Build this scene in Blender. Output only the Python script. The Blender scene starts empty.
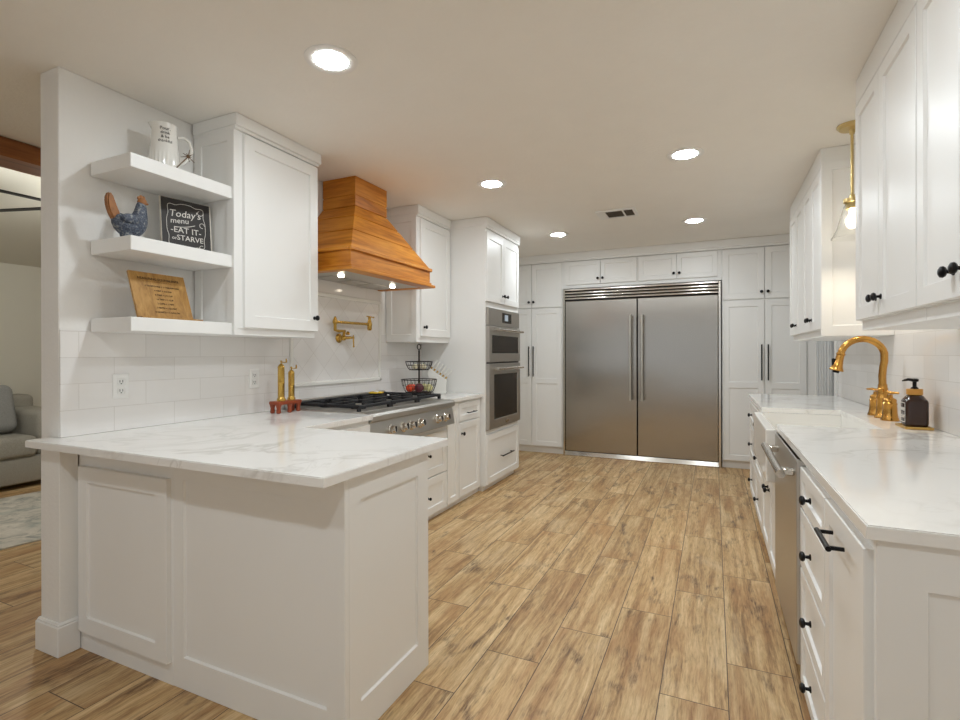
import bpy, bmesh, math, random
from mathutils import Vector, Matrix, Quaternion
random.seed(7)
S = bpy.context.scene
COL = S.collection
PI = math.pi

# ------------------------------------------------------------------ camera
cd = bpy.data.cameras.new('camera'); cam = bpy.data.objects.new('camera', cd); COL.objects.link(cam)
YAW, PITCH, ROLL = 0.4297, -0.0005, -0.0022
fwd = Vector((-math.sin(YAW) * math.cos(PITCH), math.cos(YAW) * math.cos(PITCH), math.sin(PITCH)))
r0 = Vector((math.cos(YAW), math.sin(YAW), 0)); u0 = r0.cross(fwd)
rr = math.cos(ROLL) * r0 + math.sin(ROLL) * u0
uu = math.cos(ROLL) * u0 - math.sin(ROLL) * r0
cam.matrix_world = Matrix(((rr.x, uu.x, -fwd.x, 0), (rr.y, uu.y, -fwd.y, 0), (rr.z, uu.z, -fwd.z, 1.2784), (0, 0, 0, 1)))
cd.sensor_width = 36.0; cd.lens = 509.48 / 960 * 36; cd.shift_y = -5.4 / 960
cd.clip_start = 0.05
S.camera = cam

# ------------------------------------------------------------------ world and exposure
w = bpy.data.worlds.new('world'); S.world = w; w.use_nodes = True
w.node_tree.nodes['Background'].inputs[0].default_value = (0.92, 0.97, 1.0, 1)
w.node_tree.nodes['Background'].inputs[1].default_value = 0.62
S.view_settings.view_transform = 'Standard'; S.view_settings.look = 'None'
S.view_settings.gamma = 1; S.view_settings.use_curve_mapping = False
S.view_settings.exposure = 0.24
CAN = 160.0            # strength of the recessed ceiling lamps
HOODL = 30.0
PENDL = 30.0
FANL = 150.0  # strength of the unseen bowl added to light the living room
try:
    S.cycles.use_denoising = True
    S.cycles.max_bounces = 8; S.cycles.diffuse_bounces = 5; S.cycles.glossy_bounces = 4
    S.cycles.sample_clamp_indirect = 6.0
except Exception:
    pass

H = 2.5535            # ceiling
XL, XR = -2.62, 0.979
YB = 6.95

# ------------------------------------------------------------------ materials
def lin(c):
    return tuple(((x / 255) / 12.92 if x / 255 <= 0.04045 else ((x / 255 + 0.055) / 1.055) ** 2.4) for x in c)

def rgba(c): return (*lin(c), 1)

class NT:
    def __init__(s, name):
        s.m = bpy.data.materials.new(name); s.m.use_nodes = True
        s.t = s.m.node_tree; s.b = s.t.nodes['Principled BSDF']
    def n(s, typ, ins=None, **props):
        nd = s.t.nodes.new(typ)
        for k, v in props.items(): setattr(nd, k, v)
        for k, v in (ins or {}).items():
            if hasattr(v, 'is_linked') and not isinstance(v, (int, float)): s.t.links.new(v, nd.inputs[k])
            else: nd.inputs[k].default_value = v
        return nd
    def math(s, op, a, b=0.0, c=0.0):
        nd = s.n('ShaderNodeMath', {0: a, 1: b, 2: c}, operation=op); return nd.outputs[0]
    def ramp(s, fac, stops, interp='LINEAR'):
        nd = s.n('ShaderNodeValToRGB', {0: fac}); e = nd.color_ramp; e.interpolation = interp
        while len(e.elements) < len(stops): e.elements.new(0.5)
        for el, (p, c) in zip(e.elements, stops):
            el.position = p; el.color = (c, c, c, 1) if isinstance(c, (int, float)) else rgba(c)
        return nd.outputs[0]
    def mix(s, fac, a, b, mode='MIX'):
        nd = s.n('ShaderNodeMix', data_type='RGBA', blend_type=mode)
        for i, v in ((0, fac), (6, a), (7, b)):
            if isinstance(v, (int, float, tuple)): nd.inputs[i].default_value = v
            else: s.t.links.new(v, nd.inputs[i])
        return nd.outputs[2]
    def set(s, k, v):
        if hasattr(v, 'is_linked') and not isinstance(v, (int, float)): s.t.links.new(v, s.b.inputs[k])
        else: s.b.inputs[k].default_value = v
    def coord(s): return s.n('ShaderNodeTexCoord').outputs['Object']
    def xyz(s):
        sp = s.n('ShaderNodeSeparateXYZ', {0: s.coord()}); return sp.outputs
    def comb(s, x=0.0, y=0.0, z=0.0): return s.n('ShaderNodeCombineXYZ', {0: x, 1: y, 2: z}).outputs[0]
    def noise(s, vec, scale=5, detail=2, rough=.5, dist=0.0):
        return s.n('ShaderNodeTexNoise', {'Vector': vec, 'Scale': scale, 'Detail': detail, 'Roughness': rough, 'Distortion': dist}).outputs[0]
    def bump(s, h, strength=.1, dist=.01):
        s.set('Normal', s.n('ShaderNodeBump', {'Strength': strength, 'Distance': dist, 'Height': h}).outputs[0])

def simple(name, c, rough=.5, metal=0.0, var=0.03, scale=6, bump=0.0, bscale=60, **kw):
    t = NT(name); v = t.noise(t.coord(), scale, 3)
    base = lin(c)
    a = tuple(max(0, x * (1 - var)) for x in base) + (1,); b = tuple(min(1, x * (1 + var)) for x in base) + (1,)
    t.set('Base Color', t.mix(v, a, b)); t.set('Roughness', rough); t.set('Metallic', metal)
    if bump: t.bump(t.noise(t.coord(), bscale, 3), bump, .004)
    for k, x in kw.items(): t.set(k.replace('_', ' '), x)
    return t.m

def emit(name, c, s):
    t = NT(name); t.set('Base Color', rgba(c)); t.set('Emission Color', rgba(c)); t.set('Emission Strength', s); return t.m

WHITE = simple('white_cabinet_paint', (240, 239, 236), .38, var=.01)
CROWN = simple('white_trim_paint', (240, 239, 236), .4, var=.01)
WALL = simple('textured_wall_paint', (240, 238, 234), .7, var=.015, bump=.35, bscale=70)
CEIL = simple('textured_ceiling_paint', (246, 243, 237), .85, var=.02, bump=.5, bscale=55)
LRW = simple('living_room_wall_paint', (222, 219, 206), .8, var=.01)
BLACK = simple('matte_black_hardware', (22, 21, 22), .35, .6)
IRON = simple('cast_iron', (34, 34, 37), .55, .3)
BWIRE = simple('bronze_wire', (48, 38, 34), .45, .6)
BRASS = simple('polished_brass', (206, 168, 88), .2, 1.0, var=.12, scale=30)
AGED = simple('brushed_gold', (200, 150, 78), .22, 1.0, var=.08)
PBRASS = simple('soft_brass', (214, 190, 134), .3, 1.0)
GLASSB = simple('dark_oven_glass', (26, 22, 19), .08)
CHROME = simple('polished_steel', (214, 210, 203), .16, 1.0)
CERAM = simple('white_ceramic', (238, 236, 230), .2)
FIRECLAY = simple('white_fireclay', (243, 241, 236), .15)
OUTLET = simple('white_plastic', (240, 239, 236), .35)
SLOT = simple('dark_slot', (40, 38, 36), .6)
REDW = simple('red_stained_wood', (148, 66, 34), .4, var=.2, scale=25)
FABRIC = simple('grey_upholstery', (164, 160, 149), .95, var=.38, scale=160, bump=.4, bscale=300)
PILLOW = simple('dark_grey_fabric', (150, 150, 147), .95, var=.25, scale=120, bump=.4, bscale=300)
TOMATO = simple('tomato_skin', (226, 76, 34), .3, var=.1, scale=20)
ONION = simple('red_onion_skin', (92, 28, 44), .35, var=.25, scale=30)
PALE = simple('pale_onion_skin', (216, 208, 150), .4, var=.12, scale=25)
GARLIC = simple('garlic_skin', (226, 216, 186), .55, var=.1, scale=40)
STEMG = simple('green_stem', (86, 104, 44), .6)
BLIND = simple('pale_blue_grey_paint', (214, 216, 216), .5)
DARKGAP = simple('shadowed_opening', (96, 98, 100), .8)
CHALK = simple('chalkboard', (46, 42, 40), .6, var=.25, scale=14)
CHALKW = simple('chalk_white', (226, 222, 214), .8)
INK = simple('burned_lettering', (52, 30, 14), .7)
TEXTINK = simple('black_lettering', (40, 38, 38), .6)
FRAMEW = simple('pale_sign_edge', (214, 206, 192), .6)
TAN = simple('rooster_rust_feathers', (150, 98, 52), .55, var=.45, scale=45)
TWIG = simple('dry_twig', (104, 78, 52), .8, var=.2, scale=40)
YELLOW = simple('yellow_glaze', (226, 190, 60), .25, var=.2, scale=30)
WOODCAP = simple('bamboo_collar', (212, 152, 66), .45, var=.12, scale=30)
GOLDT = simple('gold_tray', (214, 176, 100), .3, .8)
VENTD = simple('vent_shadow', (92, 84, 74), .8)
FANFILL = emit('added_fan_fill_light', (246, 246, 240), FANL)  # glow of the added fill light under the fan
LENS = emit('lit_lens', (239, 248, 254), CAN)
HLENS = emit('lit_hood_lens', (255, 240, 216), HOODL)
BULB = emit('lit_bulb', (255, 240, 214), PENDL * 6)
DISPLAY = emit('lit_display', (150, 160, 170), .35)

def mk_floor():
    t = NT('wood_look_plank_tile'); x, y, z = t.xyz()
    W, L = .235, .92
    a = t.math('DIVIDE', t.math('ADD', x, .187), W); row = t.math('FLOOR', a); fu = t.math('FRACT', a)
    b = t.math('DIVIDE', t.math('SUBTRACT', t.math('SUBTRACT', y, 2.026), t.math('MULTIPLY', row, .31)), L)
    col = t.math('FLOOR', b); fv = t.math('FRACT', b)
    wn = t.n('ShaderNodeTexWhiteNoise', {'Vector': t.comb(row, col, 0.0)}, noise_dimensions='3D')
    rnd, rc = wn.outputs[0], wn.outputs[1]
    rs = t.n('ShaderNodeSeparateColor', {0: rc}).outputs
    wob = t.math('MULTIPLY', t.noise(t.comb(t.math('MULTIPLY', x, 3), t.math('ADD', t.math('MULTIPLY', y, 1.6), t.math('MULTIPLY', rs[0], 40)), 0.0), 1.0, 3), .055)
    xw = t.math('ADD', x, wob)
    gx = t.math('ADD', t.math('MULTIPLY', xw, 26), t.math('MULTIPLY', rs[0], 60))
    gy = t.math('ADD', t.math('MULTIPLY', y, 1.15), t.math('MULTIPLY', rs[1], 60))
    g1 = t.noise(t.comb(gx, gy, t.math('MULTIPLY', rs[2], 30)), 1.0, 8, .62, .35)
    fx = t.comb(t.math('ADD', t.math('MULTIPLY', xw, 120), t.math('MULTIPLY', rs[1], 40)), t.math('MULTIPLY', y, 11), 0.0)
    g2 = t.noise(fx, 1.0, 6, .72, .3)
    gm = t.math('ADD', t.math('MULTIPLY', g1, .68), t.math('MULTIPLY', g2, .32))
    c = t.ramp(gm, [(.32, (122, 90, 58)), (.42, (166, 130, 86)), (.48, (192, 158, 110)), (.55, (208, 177, 130)), (.68, (228, 204, 160))])
    big = t.noise(t.comb(t.math('ADD', t.math('MULTIPLY', x, 5), t.math('MULTIPLY', rs[1], 50)), t.math('ADD', t.math('MULTIPLY', y, 1.6), t.math('MULTIPLY', rs[2], 50)), 0.0), 1.0, 4, .6, .6)
    c = t.mix(t.ramp(big, [(.48, 0.0), (.66, .55)]), c, rgba((166, 116, 68)))
    c = t.mix(t.ramp(big, [(.30, .4), (.44, 0.0)]), c, rgba((224, 202, 164)))
    kx = t.comb(t.math('ADD', t.math('MULTIPLY', x, 9), t.math('MULTIPLY', rs[2], 50)), t.math('ADD', t.math('MULTIPLY', y, 3.6), t.math('MULTIPLY', rs[0], 50)), 0.0)
    kn = t.math('ADD', t.math('MULTIPLY', t.noise(kx, 1.0, 2, .5, .8), .74), t.math('MULTIPLY', t.noise(t.comb(t.math('MULTIPLY', xw, 60), t.math('MULTIPLY', y, 14), 0.0), 1.0, 4, .7), .26))
    k = t.math('MULTIPLY', t.ramp(kn, [(.565, 0.0), (.67, 1.0)]), t.ramp(g2, [(.42, .95), (.60, .25)]))
    c = t.mix(k, c, rgba((96, 68, 44)))
    st = t.ramp(g2, [(.30, .62), (.42, .94), (.52, 1.0), (.66, 1.07)])
    c = t.mix(1.0, c, st, 'MULTIPLY')
    tone = t.math('ADD', .93, t.math('MULTIPLY', rnd, .16))
    c = t.mix(1.0, c, t.comb(tone, tone, tone), 'MULTIPLY')
    eu = t.math('MULTIPLY', t.math('MINIMUM', fu, t.math('SUBTRACT', 1.0, fu)), W)
    ev = t.math('MULTIPLY', t.math('MINIMUM', fv, t.math('SUBTRACT', 1.0, fv)), L)
    e = t.math('LESS_THAN', t.math('MINIMUM', eu, ev), .0019)
    c = t.mix(e, c, rgba((86, 66, 46)))
    t.set('Base Color', c); t.set('Roughness', t.math('ADD', .36, t.math('MULTIPLY', g2, .2)))
    t.bump(t.math('SUBTRACT', t.math('MULTIPLY', gm, .35), e), .25, .003)
    return t.m
FLOOR = mk_floor()

def mk_quartz():
    t = NT('white_veined_quartz'); v = t.coord()
    d = t.noise(v, 1.1, 4, .55, .6)
    va = t.math('ABSOLUTE', t.math('SUBTRACT', t.noise(v, 1.25, 5, .55, 1.2), .5))
    vb = t.math('ABSOLUTE', t.math('SUBTRACT', t.noise(t.n('ShaderNodeVectorMath', {0: v, 1: (7.3, 2.1, 4.0)}).outputs[0], 2.3, 5, .5, 1.6), .5))
    ra = t.ramp(va, [(0.0, 1.0), (.008, .6), (.028, 0.0)])
    rb = t.ramp(vb, [(0.0, .7), (.010, 0.0)])
    f = t.math('MULTIPLY', t.math('MAXIMUM', ra, rb), t.ramp(d, [(.42, 0.06), (.62, .75)]))
    t.set('Base Color', t.mix(f, rgba((243, 241, 237)), rgba((200, 195, 188)))); t.set('Roughness', .1)
    return t.m
QUARTZ = mk_quartz()

def mk_tile(name, bw, rh, u0_, z0_, rot, off):
    t = NT(name); x, y, z = t.xyz()
    uu_ = t.math('SUBTRACT', y, u0_); vv_ = t.math('SUBTRACT', z, z0_)
    if rot:
        c, s_ = math.cos(rot), math.sin(rot)
        uu_, vv_ = (t.math('SUBTRACT', t.math('MULTIPLY', uu_, c), t.math('MULTIPLY', vv_, s_)),
                    t.math('ADD', t.math('MULTIPLY', uu_, s_), t.math('MULTIPLY', vv_, c)))
    br = t.n('ShaderNodeTexBrick', {'Vector': t.comb(uu_, vv_, 0.0), 'Color1': rgba((239, 236, 233)), 'Color2': rgba((232, 229, 226)),
             'Mortar': rgba((220, 216, 211)), 'Scale': 1.0, 'Mortar Size': .0016, 'Mortar Smooth': .2, 'Bias': 0.0, 'Brick Width': bw, 'Row Height': rh}, offset=off)
    t.set('Base Color', br.outputs[0]); t.set('Roughness', .14)
    wav = t.noise(t.coord(), 9, 2)
    t.bump(t.math('SUBTRACT', t.math('MULTIPLY', wav, .25), br.outputs[1]), .3, .003)
    return t.m
SUBWAY = mk_tile('white_subway_tile', .30, .118, 1.04, .914, 0, .5)
DIAMOND = mk_tile('white_diagonal_tile', .155, .155, 2.61, 1.07, PI / 4, 0.0)

def mk_steel(name, c, rough, axis):
    t = NT(name); x, y, z = t.xyz(); sc = [420, 420, 420]; sc[axis] = 3
    vec = t.comb(*(t.math('MULTIPLY', o, k) for o, k in zip((x, y, z), sc)))
    n = t.noise(vec, 1.0, 2)
    t.set('Metallic', 1.0)
    if axis == 2:                       # vertical grain: reflections smear sideways
        t.set('Base Color', rgba(c)); t.set('Roughness', rough)
        t.set('Anisotropic', .75); t.set('Tangent', t.n('ShaderNodeTangent', direction_type='UV_MAP').outputs[0])
    else:
        t.set('Base Color', t.mix(n, tuple(v * .97 for v in lin(c)) + (1,), tuple(min(1, v * 1.02) for v in lin(c)) + (1,)))
        t.set('Roughness', t.math('ADD', rough - .04, t.math('MULTIPLY', n, .08))); t.bump(n, .05, .0006)
    return t.m
STEEL = mk_steel('brushed_stainless_steel', (176, 171, 164), .23, 2)
STEELY = mk_steel('brushed_oven_steel', (196, 193, 188), .36, 1)

def mk_wood(name, cols, ax, sc=(14, 14, 14), long=1.2, rough=.42):
    t = NT(name); o = t.xyz(); k = list(sc)
    for a in ax: k[a] = long
    vec = t.comb(*(t.math('MULTIPLY', v, q) for v, q in zip(o, k)))
    g = t.noise(vec, 1.0, 7, .6, .7)
    f = t.noise(t.comb(*(t.math('MULTIPLY', v, q * 5) for v, q in zip(o, k))), 1.0, 3)
    t.set('Base Color', t.ramp(t.math('ADD', t.math('MULTIPLY', g, .8), t.math('MULTIPLY', f, .2)), cols))
    t.set('Roughness', rough); t.bump(f, .08, .002)
    return t.m
HOODW = mk_wood('stained_hood_wood', [(.28, (126, 68, 8)), (.45, (186, 112, 22)), (.55, (210, 138, 44)), (.75, (226, 164, 72))], (0, 1))
BEAMW = mk_wood('stained_beam_wood', [(.3, (98, 54, 20)), (.5, (140, 84, 38)), (.7, (166, 106, 56))], (1,))
SIGNW = mk_wood('oak_sign_wood', [(.3, (132, 92, 40)), (.5, (172, 128, 64)), (.7, (196, 154, 88))], (2,), (26, 26, 26), 2.0)

def mk_rooster():
    t = NT('speckled_blue_feathers'); v = t.coord()
    vo = t.n('ShaderNodeTexVoronoi', {'Vector': v, 'Scale': 110.0}).outputs[0]
    t.set('Base Color', t.ramp(t.math('ADD', t.math('MULTIPLY', vo, .6), t.math('MULTIPLY', t.noise(v, 30, 4), .4)), [(.2, (40, 44, 54)), (.4, (62, 70, 86)), (.58, (84, 92, 106)), (.8, (150, 150, 146))]))
    t.set('Roughness', .55); t.bump(vo, .4, .004)
    return t.m
ROOST = mk_rooster()

def mk_rug():
    t = NT('faded_woven_rug'); v = t.coord()
    a = t.noise(v, 7, 6, .7, .8); b = t.noise(t.n('ShaderNodeVectorMath', {0: v, 1: (3., 9., 1.)}).outputs[0], 4, 4, .6, .5)
    c = t.ramp(a, [(.35, (150, 152, 146)), (.5, (206, 200, 188)), (.68, (224, 218, 206))])
    c = t.mix(t.ramp(b, [(.52, 0.0), (.7, .55)]), c, rgba((156, 166, 160)))
    t.set('Base Color', c); t.set('Roughness', .95); t.bump(t.noise(v, 220, 2), .4, .004)
    return t.m
RUG = mk_rug()

def mk_glass(name, c, rough=.03, ior=1.45):
    t = NT(name); t.set('Base Color', rgba(c)); t.set('Roughness', rough); t.set('Transmission Weight', 1.0); t.set('IOR', ior); return t.m
AMBER = simple('amber_bottle_glass', (54, 32, 22), .06, var=.15, scale=10)
SHADEG = mk_glass('clear_seeded_glass', (250, 250, 248), .22, 1.25)

# ------------------------------------------------------------------ mesh building
ORG = {}
class MB:
    def __init__(s): s.bm = bmesh.new()
    def box(s, x0, x1, y0, y1, z0, z1, bev=0.0, seg=1, rot=None):
        m = Matrix.Translation(((x0 + x1) / 2, (y0 + y1) / 2, (z0 + z1) / 2)) @ (rot or Matrix()) @ Matrix.Diagonal((x1 - x0, y1 - y0, z1 - z0, 1))
        g = bmesh.ops.create_cube(s.bm, size=1, matrix=m)
        if bev:
            es = list({e for v in g['verts'] for e in v.link_edges})
            bmesh.ops.bevel(s.bm, geom=es, offset=bev, segments=seg, affect='EDGES', profile=.5)
        return s
    def quad(s, pts, d):
        vs = [s.bm.verts.new(p) for p in pts]; f = s.bm.faces.new(vs); f.normal_update()
        if f.normal.dot(Vector(d)) < 0: f.normal_flip()
        return f
    def prism(s, poly, z0, z1, fn=lambda x, y, z: (x, y, z)):
        n = len(poly)
        lo = [s.bm.verts.new(fn(x, y, z0)) for x, y in poly]; hi = [s.bm.verts.new(fn(x, y, z1)) for x, y in poly]
        fs = [s.bm.faces.new(lo[::-1]), s.bm.faces.new(hi)] + [s.bm.faces.new((lo[i], lo[(i + 1) % n], hi[(i + 1) % n], hi[i])) for i in range(n)]
        bmesh.ops.recalc_face_normals(s.bm, faces=fs); return s
    def lathe(s, prof, o=(0, 0, 0), axis=(0, 0, 1), seg=24, cap=True):
        q = Vector((0, 0, 1)).rotation_difference(Vector(axis)); o = Vector(o); rings = []
        for r, h in prof:
            if r < 1e-6: rings.append([s.bm.verts.new(o + q @ Vector((0, 0, h)))])
            else: rings.append([s.bm.verts.new(o + q @ Vector((r * math.cos(2 * PI * i / seg), r * math.sin(2 * PI * i / seg), h))) for i in range(seg)])
        fs = []
        for a, b in zip(rings, rings[1:]):
            for i in range(seg):
                j = (i + 1) % seg
                if len(a) == 1 and len(b) == 1: break
                if len(a) == 1: fs.append(s.bm.faces.new((a[0], b[i], b[j])))
                elif len(b) == 1: fs.append(s.bm.faces.new((a[i], a[j], b[0])))
                else: fs.append(s.bm.faces.new((a[i], a[j], b[j], b[i])))
        if cap:
            if len(rings[0]) > 1: fs.append(s.bm.faces.new(rings[0][::-1]))
            if len(rings[-1]) > 1: fs.append(s.bm.faces.new(rings[-1]))
        bmesh.ops.recalc_face_normals(s.bm, faces=fs); return s
    def tube(s, pts, r, seg=10, closed=False):
        pts = [Vector(p) for p in pts]; n = len(pts); rings = []
        rad = r if isinstance(r, (list, tuple)) else [r] * n
        up = None
        for i, p in enumerate(pts):
            a = pts[(i - 1) % n] if (closed or i > 0) else p; b = pts[(i + 1) % n] if (closed or i < n - 1) else p
            t = (b - a).normalized()
            if up is None:
                up = t.orthogonal().normalized()
            up = (up - t * up.dot(t)); up = up.normalized() if up.length > 1e-5 else t.orthogonal().normalized()
            sd = t.cross(up)
            rings.append([s.bm.verts.new(p + (up * math.cos(2 * PI * k / seg) + sd * math.sin(2 * PI * k / seg)) * rad[i]) for k in range(seg)])
        fs = []
        pairs = list(zip(rings, rings[1:])) + ([(rings[-1], rings[0])] if closed else [])
        for a, b in pairs:
            for k in range(seg):
                j = (k + 1) % seg; fs.append(s.bm.faces.new((a[k], a[j], b[j], b[k])))
        if not closed: fs += [s.bm.faces.new(rings[0][::-1]), s.bm.faces.new(rings[-1])]
        bmesh.ops.recalc_face_normals(s.bm, faces=fs); return s
    def ring(s, c, R, r, seg=28, axis=(0, 0, 1), ry=None):
        q = Vector((0, 0, 1)).rotation_difference(Vector(axis)); c = Vector(c)
        return s.tube([c + q @ Vector((R * math.cos(2 * PI * i / seg), (ry or R) * math.sin(2 * PI * i / seg), 0)) for i in range(seg)], r, 6, True)
    def ball(s, c, r, sc=(1, 1, 1), seg=16):
        bmesh.ops.create_uvsphere(s.bm, u_segments=seg, v_segments=max(8, seg // 2), radius=r, matrix=Matrix.Translation(c) @ Matrix.Diagonal((*sc, 1))); return s
    def shaker(s, P, u0, u1, w0, w1, th=.02, rail=.058, rec=.009, ops=None, back=True):
        """five-piece door or drawer front: frame face, bevelled steps, sunk panel(s)"""
        D = (Vector(P(0, 0, 1)) - Vector(P(0, 0, 0)))
        U = (Vector(P(1, 0, 0)) - Vector(P(0, 0, 0))); Wv = (Vector(P(0, 1, 0)) - Vector(P(0, 0, 0)))
        ch = .0022; st = .004
        ops = ops or [(u0 + rail, u1 - rail, w0 + rail, w1 - rail)]
        a, b, c_, d_ = u0 + ch, u1 - ch, w0 + ch, w1 - ch
        q = lambda p0, p1, p2, p3, n: s.quad([P(*p0), P(*p1), P(*p2), P(*p3)], n)
        ua, ub = ops[0][0], ops[0][1]
        q((a, c_, th), (ua, c_, th), (ua, d_, th), (a, d_, th), D); q((ub, c_, th), (b, c_, th), (b, d_, th), (ub, d_, th), D)
        ws = [c_] + [x for o in ops for x in (o[2], o[3])] + [d_]
        for i in range(0, len(ws), 2): q((ua, ws[i], th), (ub, ws[i], th), (ub, ws[i + 1], th), (ua, ws[i + 1], th), D)
        for (x0, x1, y0, y1) in ops:
            X0, X1, Y0, Y1 = x0 + st, x1 - st, y0 + st, y1 - st; lo = th - rec
            q((X0, Y0, lo), (X1, Y0, lo), (X1, Y1, lo), (X0, Y1, lo), D)
            q((x0, y0, th), (x1, y0, th), (X1, Y0, lo), (X0, Y0, lo), D); q((x0, y1, th), (x1, y1, th), (X1, Y1, lo), (X0, Y1, lo), D)
            q((x0, y0, th), (x0, y1, th), (X0, Y1, lo), (X0, Y0, lo), D); q((x1, y0, th), (x1, y1, th), (X1, Y1, lo), (X1, Y0, lo), D)
        t2 = th - ch
        q((a, c_, th), (b, c_, th), (u1, w0, t2), (u0, w0, t2), D); q((a, d_, th), (b, d_, th), (u1, w1, t2), (u0, w1, t2), D)
        q((a, c_, th), (a, d_, th), (u0, w1, t2), (u0, w0, t2), D); q((b, c_, th), (b, d_, th), (u1, w1, t2), (u1, w0, t2), D)
        q((u0, w0, 0), (u1, w0, 0), (u1, w0, t2), (u0, w0, t2), -Wv); q((u0, w1, 0), (u1, w1, 0), (u1, w1, t2), (u0, w1, t2), Wv)
        q((u0, w0, 0), (u0, w1, 0), (u0, w1, t2), (u0, w0, t2), -U); q((u1, w0, 0), (u1, w1, 0), (u1, w1, t2), (u1, w0, t2), U)
        if back: q((u0, w0, 0), (u1, w0, 0), (u1, w1, 0), (u0, w1, 0), -D)
        bmesh.ops.remove_doubles(s.bm, verts=s.bm.verts[:], dist=1e-5)
        return s
    def done(s, name, mat, parent=None, at=None, smooth=False):
        me = bpy.data.meshes.new(name)
        org = ORG[parent] if parent else Vector(at or (0, 0, 0))
        bmesh.ops.translate(s.bm, verts=s.bm.verts[:], vec=-org)
        s.bm.to_mesh(me); s.bm.free(); me.materials.append(mat)
        if smooth:
            me.polygons.foreach_set('use_smooth', [True] * len(me.polygons)); me.set_sharp_from_angle(angle=math.radians(42))
        o = bpy.data.objects.new(name, me); COL.objects.link(o)
        if parent: o.parent = parent
        else: o.location = org
        ORG[o] = org
        return o

def tag(o, label, cat, group=None):
    o['label'] = label; o['category'] = cat
    if group: o['group'] = group
    return o
def thing(name, at, label, cat, group=None):
    o = bpy.data.objects.new(name, None); o.empty_display_size = .05; COL.objects.link(o); o.location = at; ORG[o] = Vector(at)
    return tag(o, label, cat, group)
def struct(o): o['kind'] = 'structure'; return o
def copy_thing(src, at, label=None, rz=None):
    c = src.copy(); COL.objects.link(c); c.location = at; ORG[c] = Vector(at)
    if rz is not None: c.rotation_euler = (0, 0, rz)
    if label: c['label'] = label
    for ch in src.children:
        d = ch.copy(); COL.objects.link(d); d.parent = c
        for g in ch.children:
            e = g.copy(); COL.objects.link(e); e.parent = d
    return c

def PX(f): return lambda u, w, d: (f + d, u, w)      # faces +X (left run)
def NX(f): return lambda u, w, d: (f - d, u, w)      # faces -X (right run)
def NY(f): return lambda u, w, d: (u, f - d, w)      # faces -Y (back wall, island front)
def ax(P): return tuple(Vector(P(0, 0, 1)) - Vector(P(0, 0, 0)))

def knob(P, u, w, d, parent, r=.0165):
    m = MB(); m.lathe([(.011, 0), (.011, .003), (.006, .006), (.005, .016), (r * .8, .019), (r, .024), (r * .93, .030), (r * .5, .034), (0, .035)], P(u, w, d), ax(P), 16)
    return m.done('knob', BLACK, parent, smooth=True)
def pull(P, u0, w0, u1, w1, d, parent, r=.006, out=.034, mat=None, name='pull', ext=.02, post=.004):
    m = MB(); a, b = Vector(P(u0, w0, d + out)), Vector(P(u1, w1, d + out)); t = (b - a).normalized()
    m.tube([a - t * ext, a, b, b + t * ext], r, 12)
    m.tube([P(u0, w0, d), P(u0, w0, d + out)], post, 10); m.tube([P(u1, w1, d), P(u1, w1, d + out)], post, 10)
    return m.done(name, mat or BLACK, parent, smooth=True)
def front(name, P, u0, u1, w0, w1, parent, rail=.058, ops=None, mat=None):
    return MB().shaker(P, u0, u1, w0, w1, rail=rail, ops=ops).done(name, mat or WHITE, parent)

def text(body, size, mat, parent, fn, name='lettering', ext=.0006, align='CENTER', shear=0.0):
    cu = bpy.data.curves.new('lettering', 'FONT'); cu.body = body; cu.size = size; cu.extrude = ext; cu.align_x = align; cu.shear = shear; cu.resolution_u = 2
    o = bpy.data.objects.new('lettering', cu); COL.objects.link(o); bpy.context.view_layer.update()
    me = bpy.data.meshes.new_from_object(o.evaluated_get(bpy.context.evaluated_depsgraph_get()))
    bpy.data.objects.remove(o); bpy.data.curves.remove(cu)
    for v in me.vertices: v.co = Vector(fn(*v.co)) - ORG[parent]
    me.materials.clear(); me.materials.append(mat); me.name = name
    ob = bpy.data.objects.new(name, me); COL.objects.link(ob); ob.parent = parent; ORG[ob] = ORG[parent]
    return ob

# ------------------------------------------------------------------ the room
struct(MB().box(-7.2, 1.2, -4.6, 7.1, -.1, 0).done('floor', FLOOR))
struct(MB().box(-3.75, 1.2, -4.6, 7.1, H, H + .1).done('ceiling', CEIL))
struct(MB().box(XL - .145, XL, 1.267, 7.1, 0, H, .004).done('wall_left', WALL))
struct(MB().box(-7.2, 1.2, YB, 7.1, 0, 3.2).done('wall_back', WALL))
struct(MB().box(-7.2, -7.0, -4.6, 7.1, 0, 3.2).done('wall_living_room', LRW))
m = MB(); m.prism([(-7.05, 2.27), (-3.95, 3.05), (-3.95, 3.15), (-7.05, 2.37)], -4.6, 7.1, lambda x, y, z: (x, z, y))
struct(m.done('ceiling_sloped', LRW))
struct(MB().box(-3.8, -3.74, -4.6, 7.1, H - .001, 3.2).done('wall_above_beam', LRW))
struct(MB().box(-2.67, -2.525, 1.222, 1.294, 0, .8835, .003).done('trim_1', WALL))
m = MB(); m.box(-2.685, -2.51, 1.206, 1.2935, 0, .128, .004); m.box(-2.681, -2.514, 1.21, 1.2935, .124, .14, .006)
struct(m.done('baseboard_left', CROWN))
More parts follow.
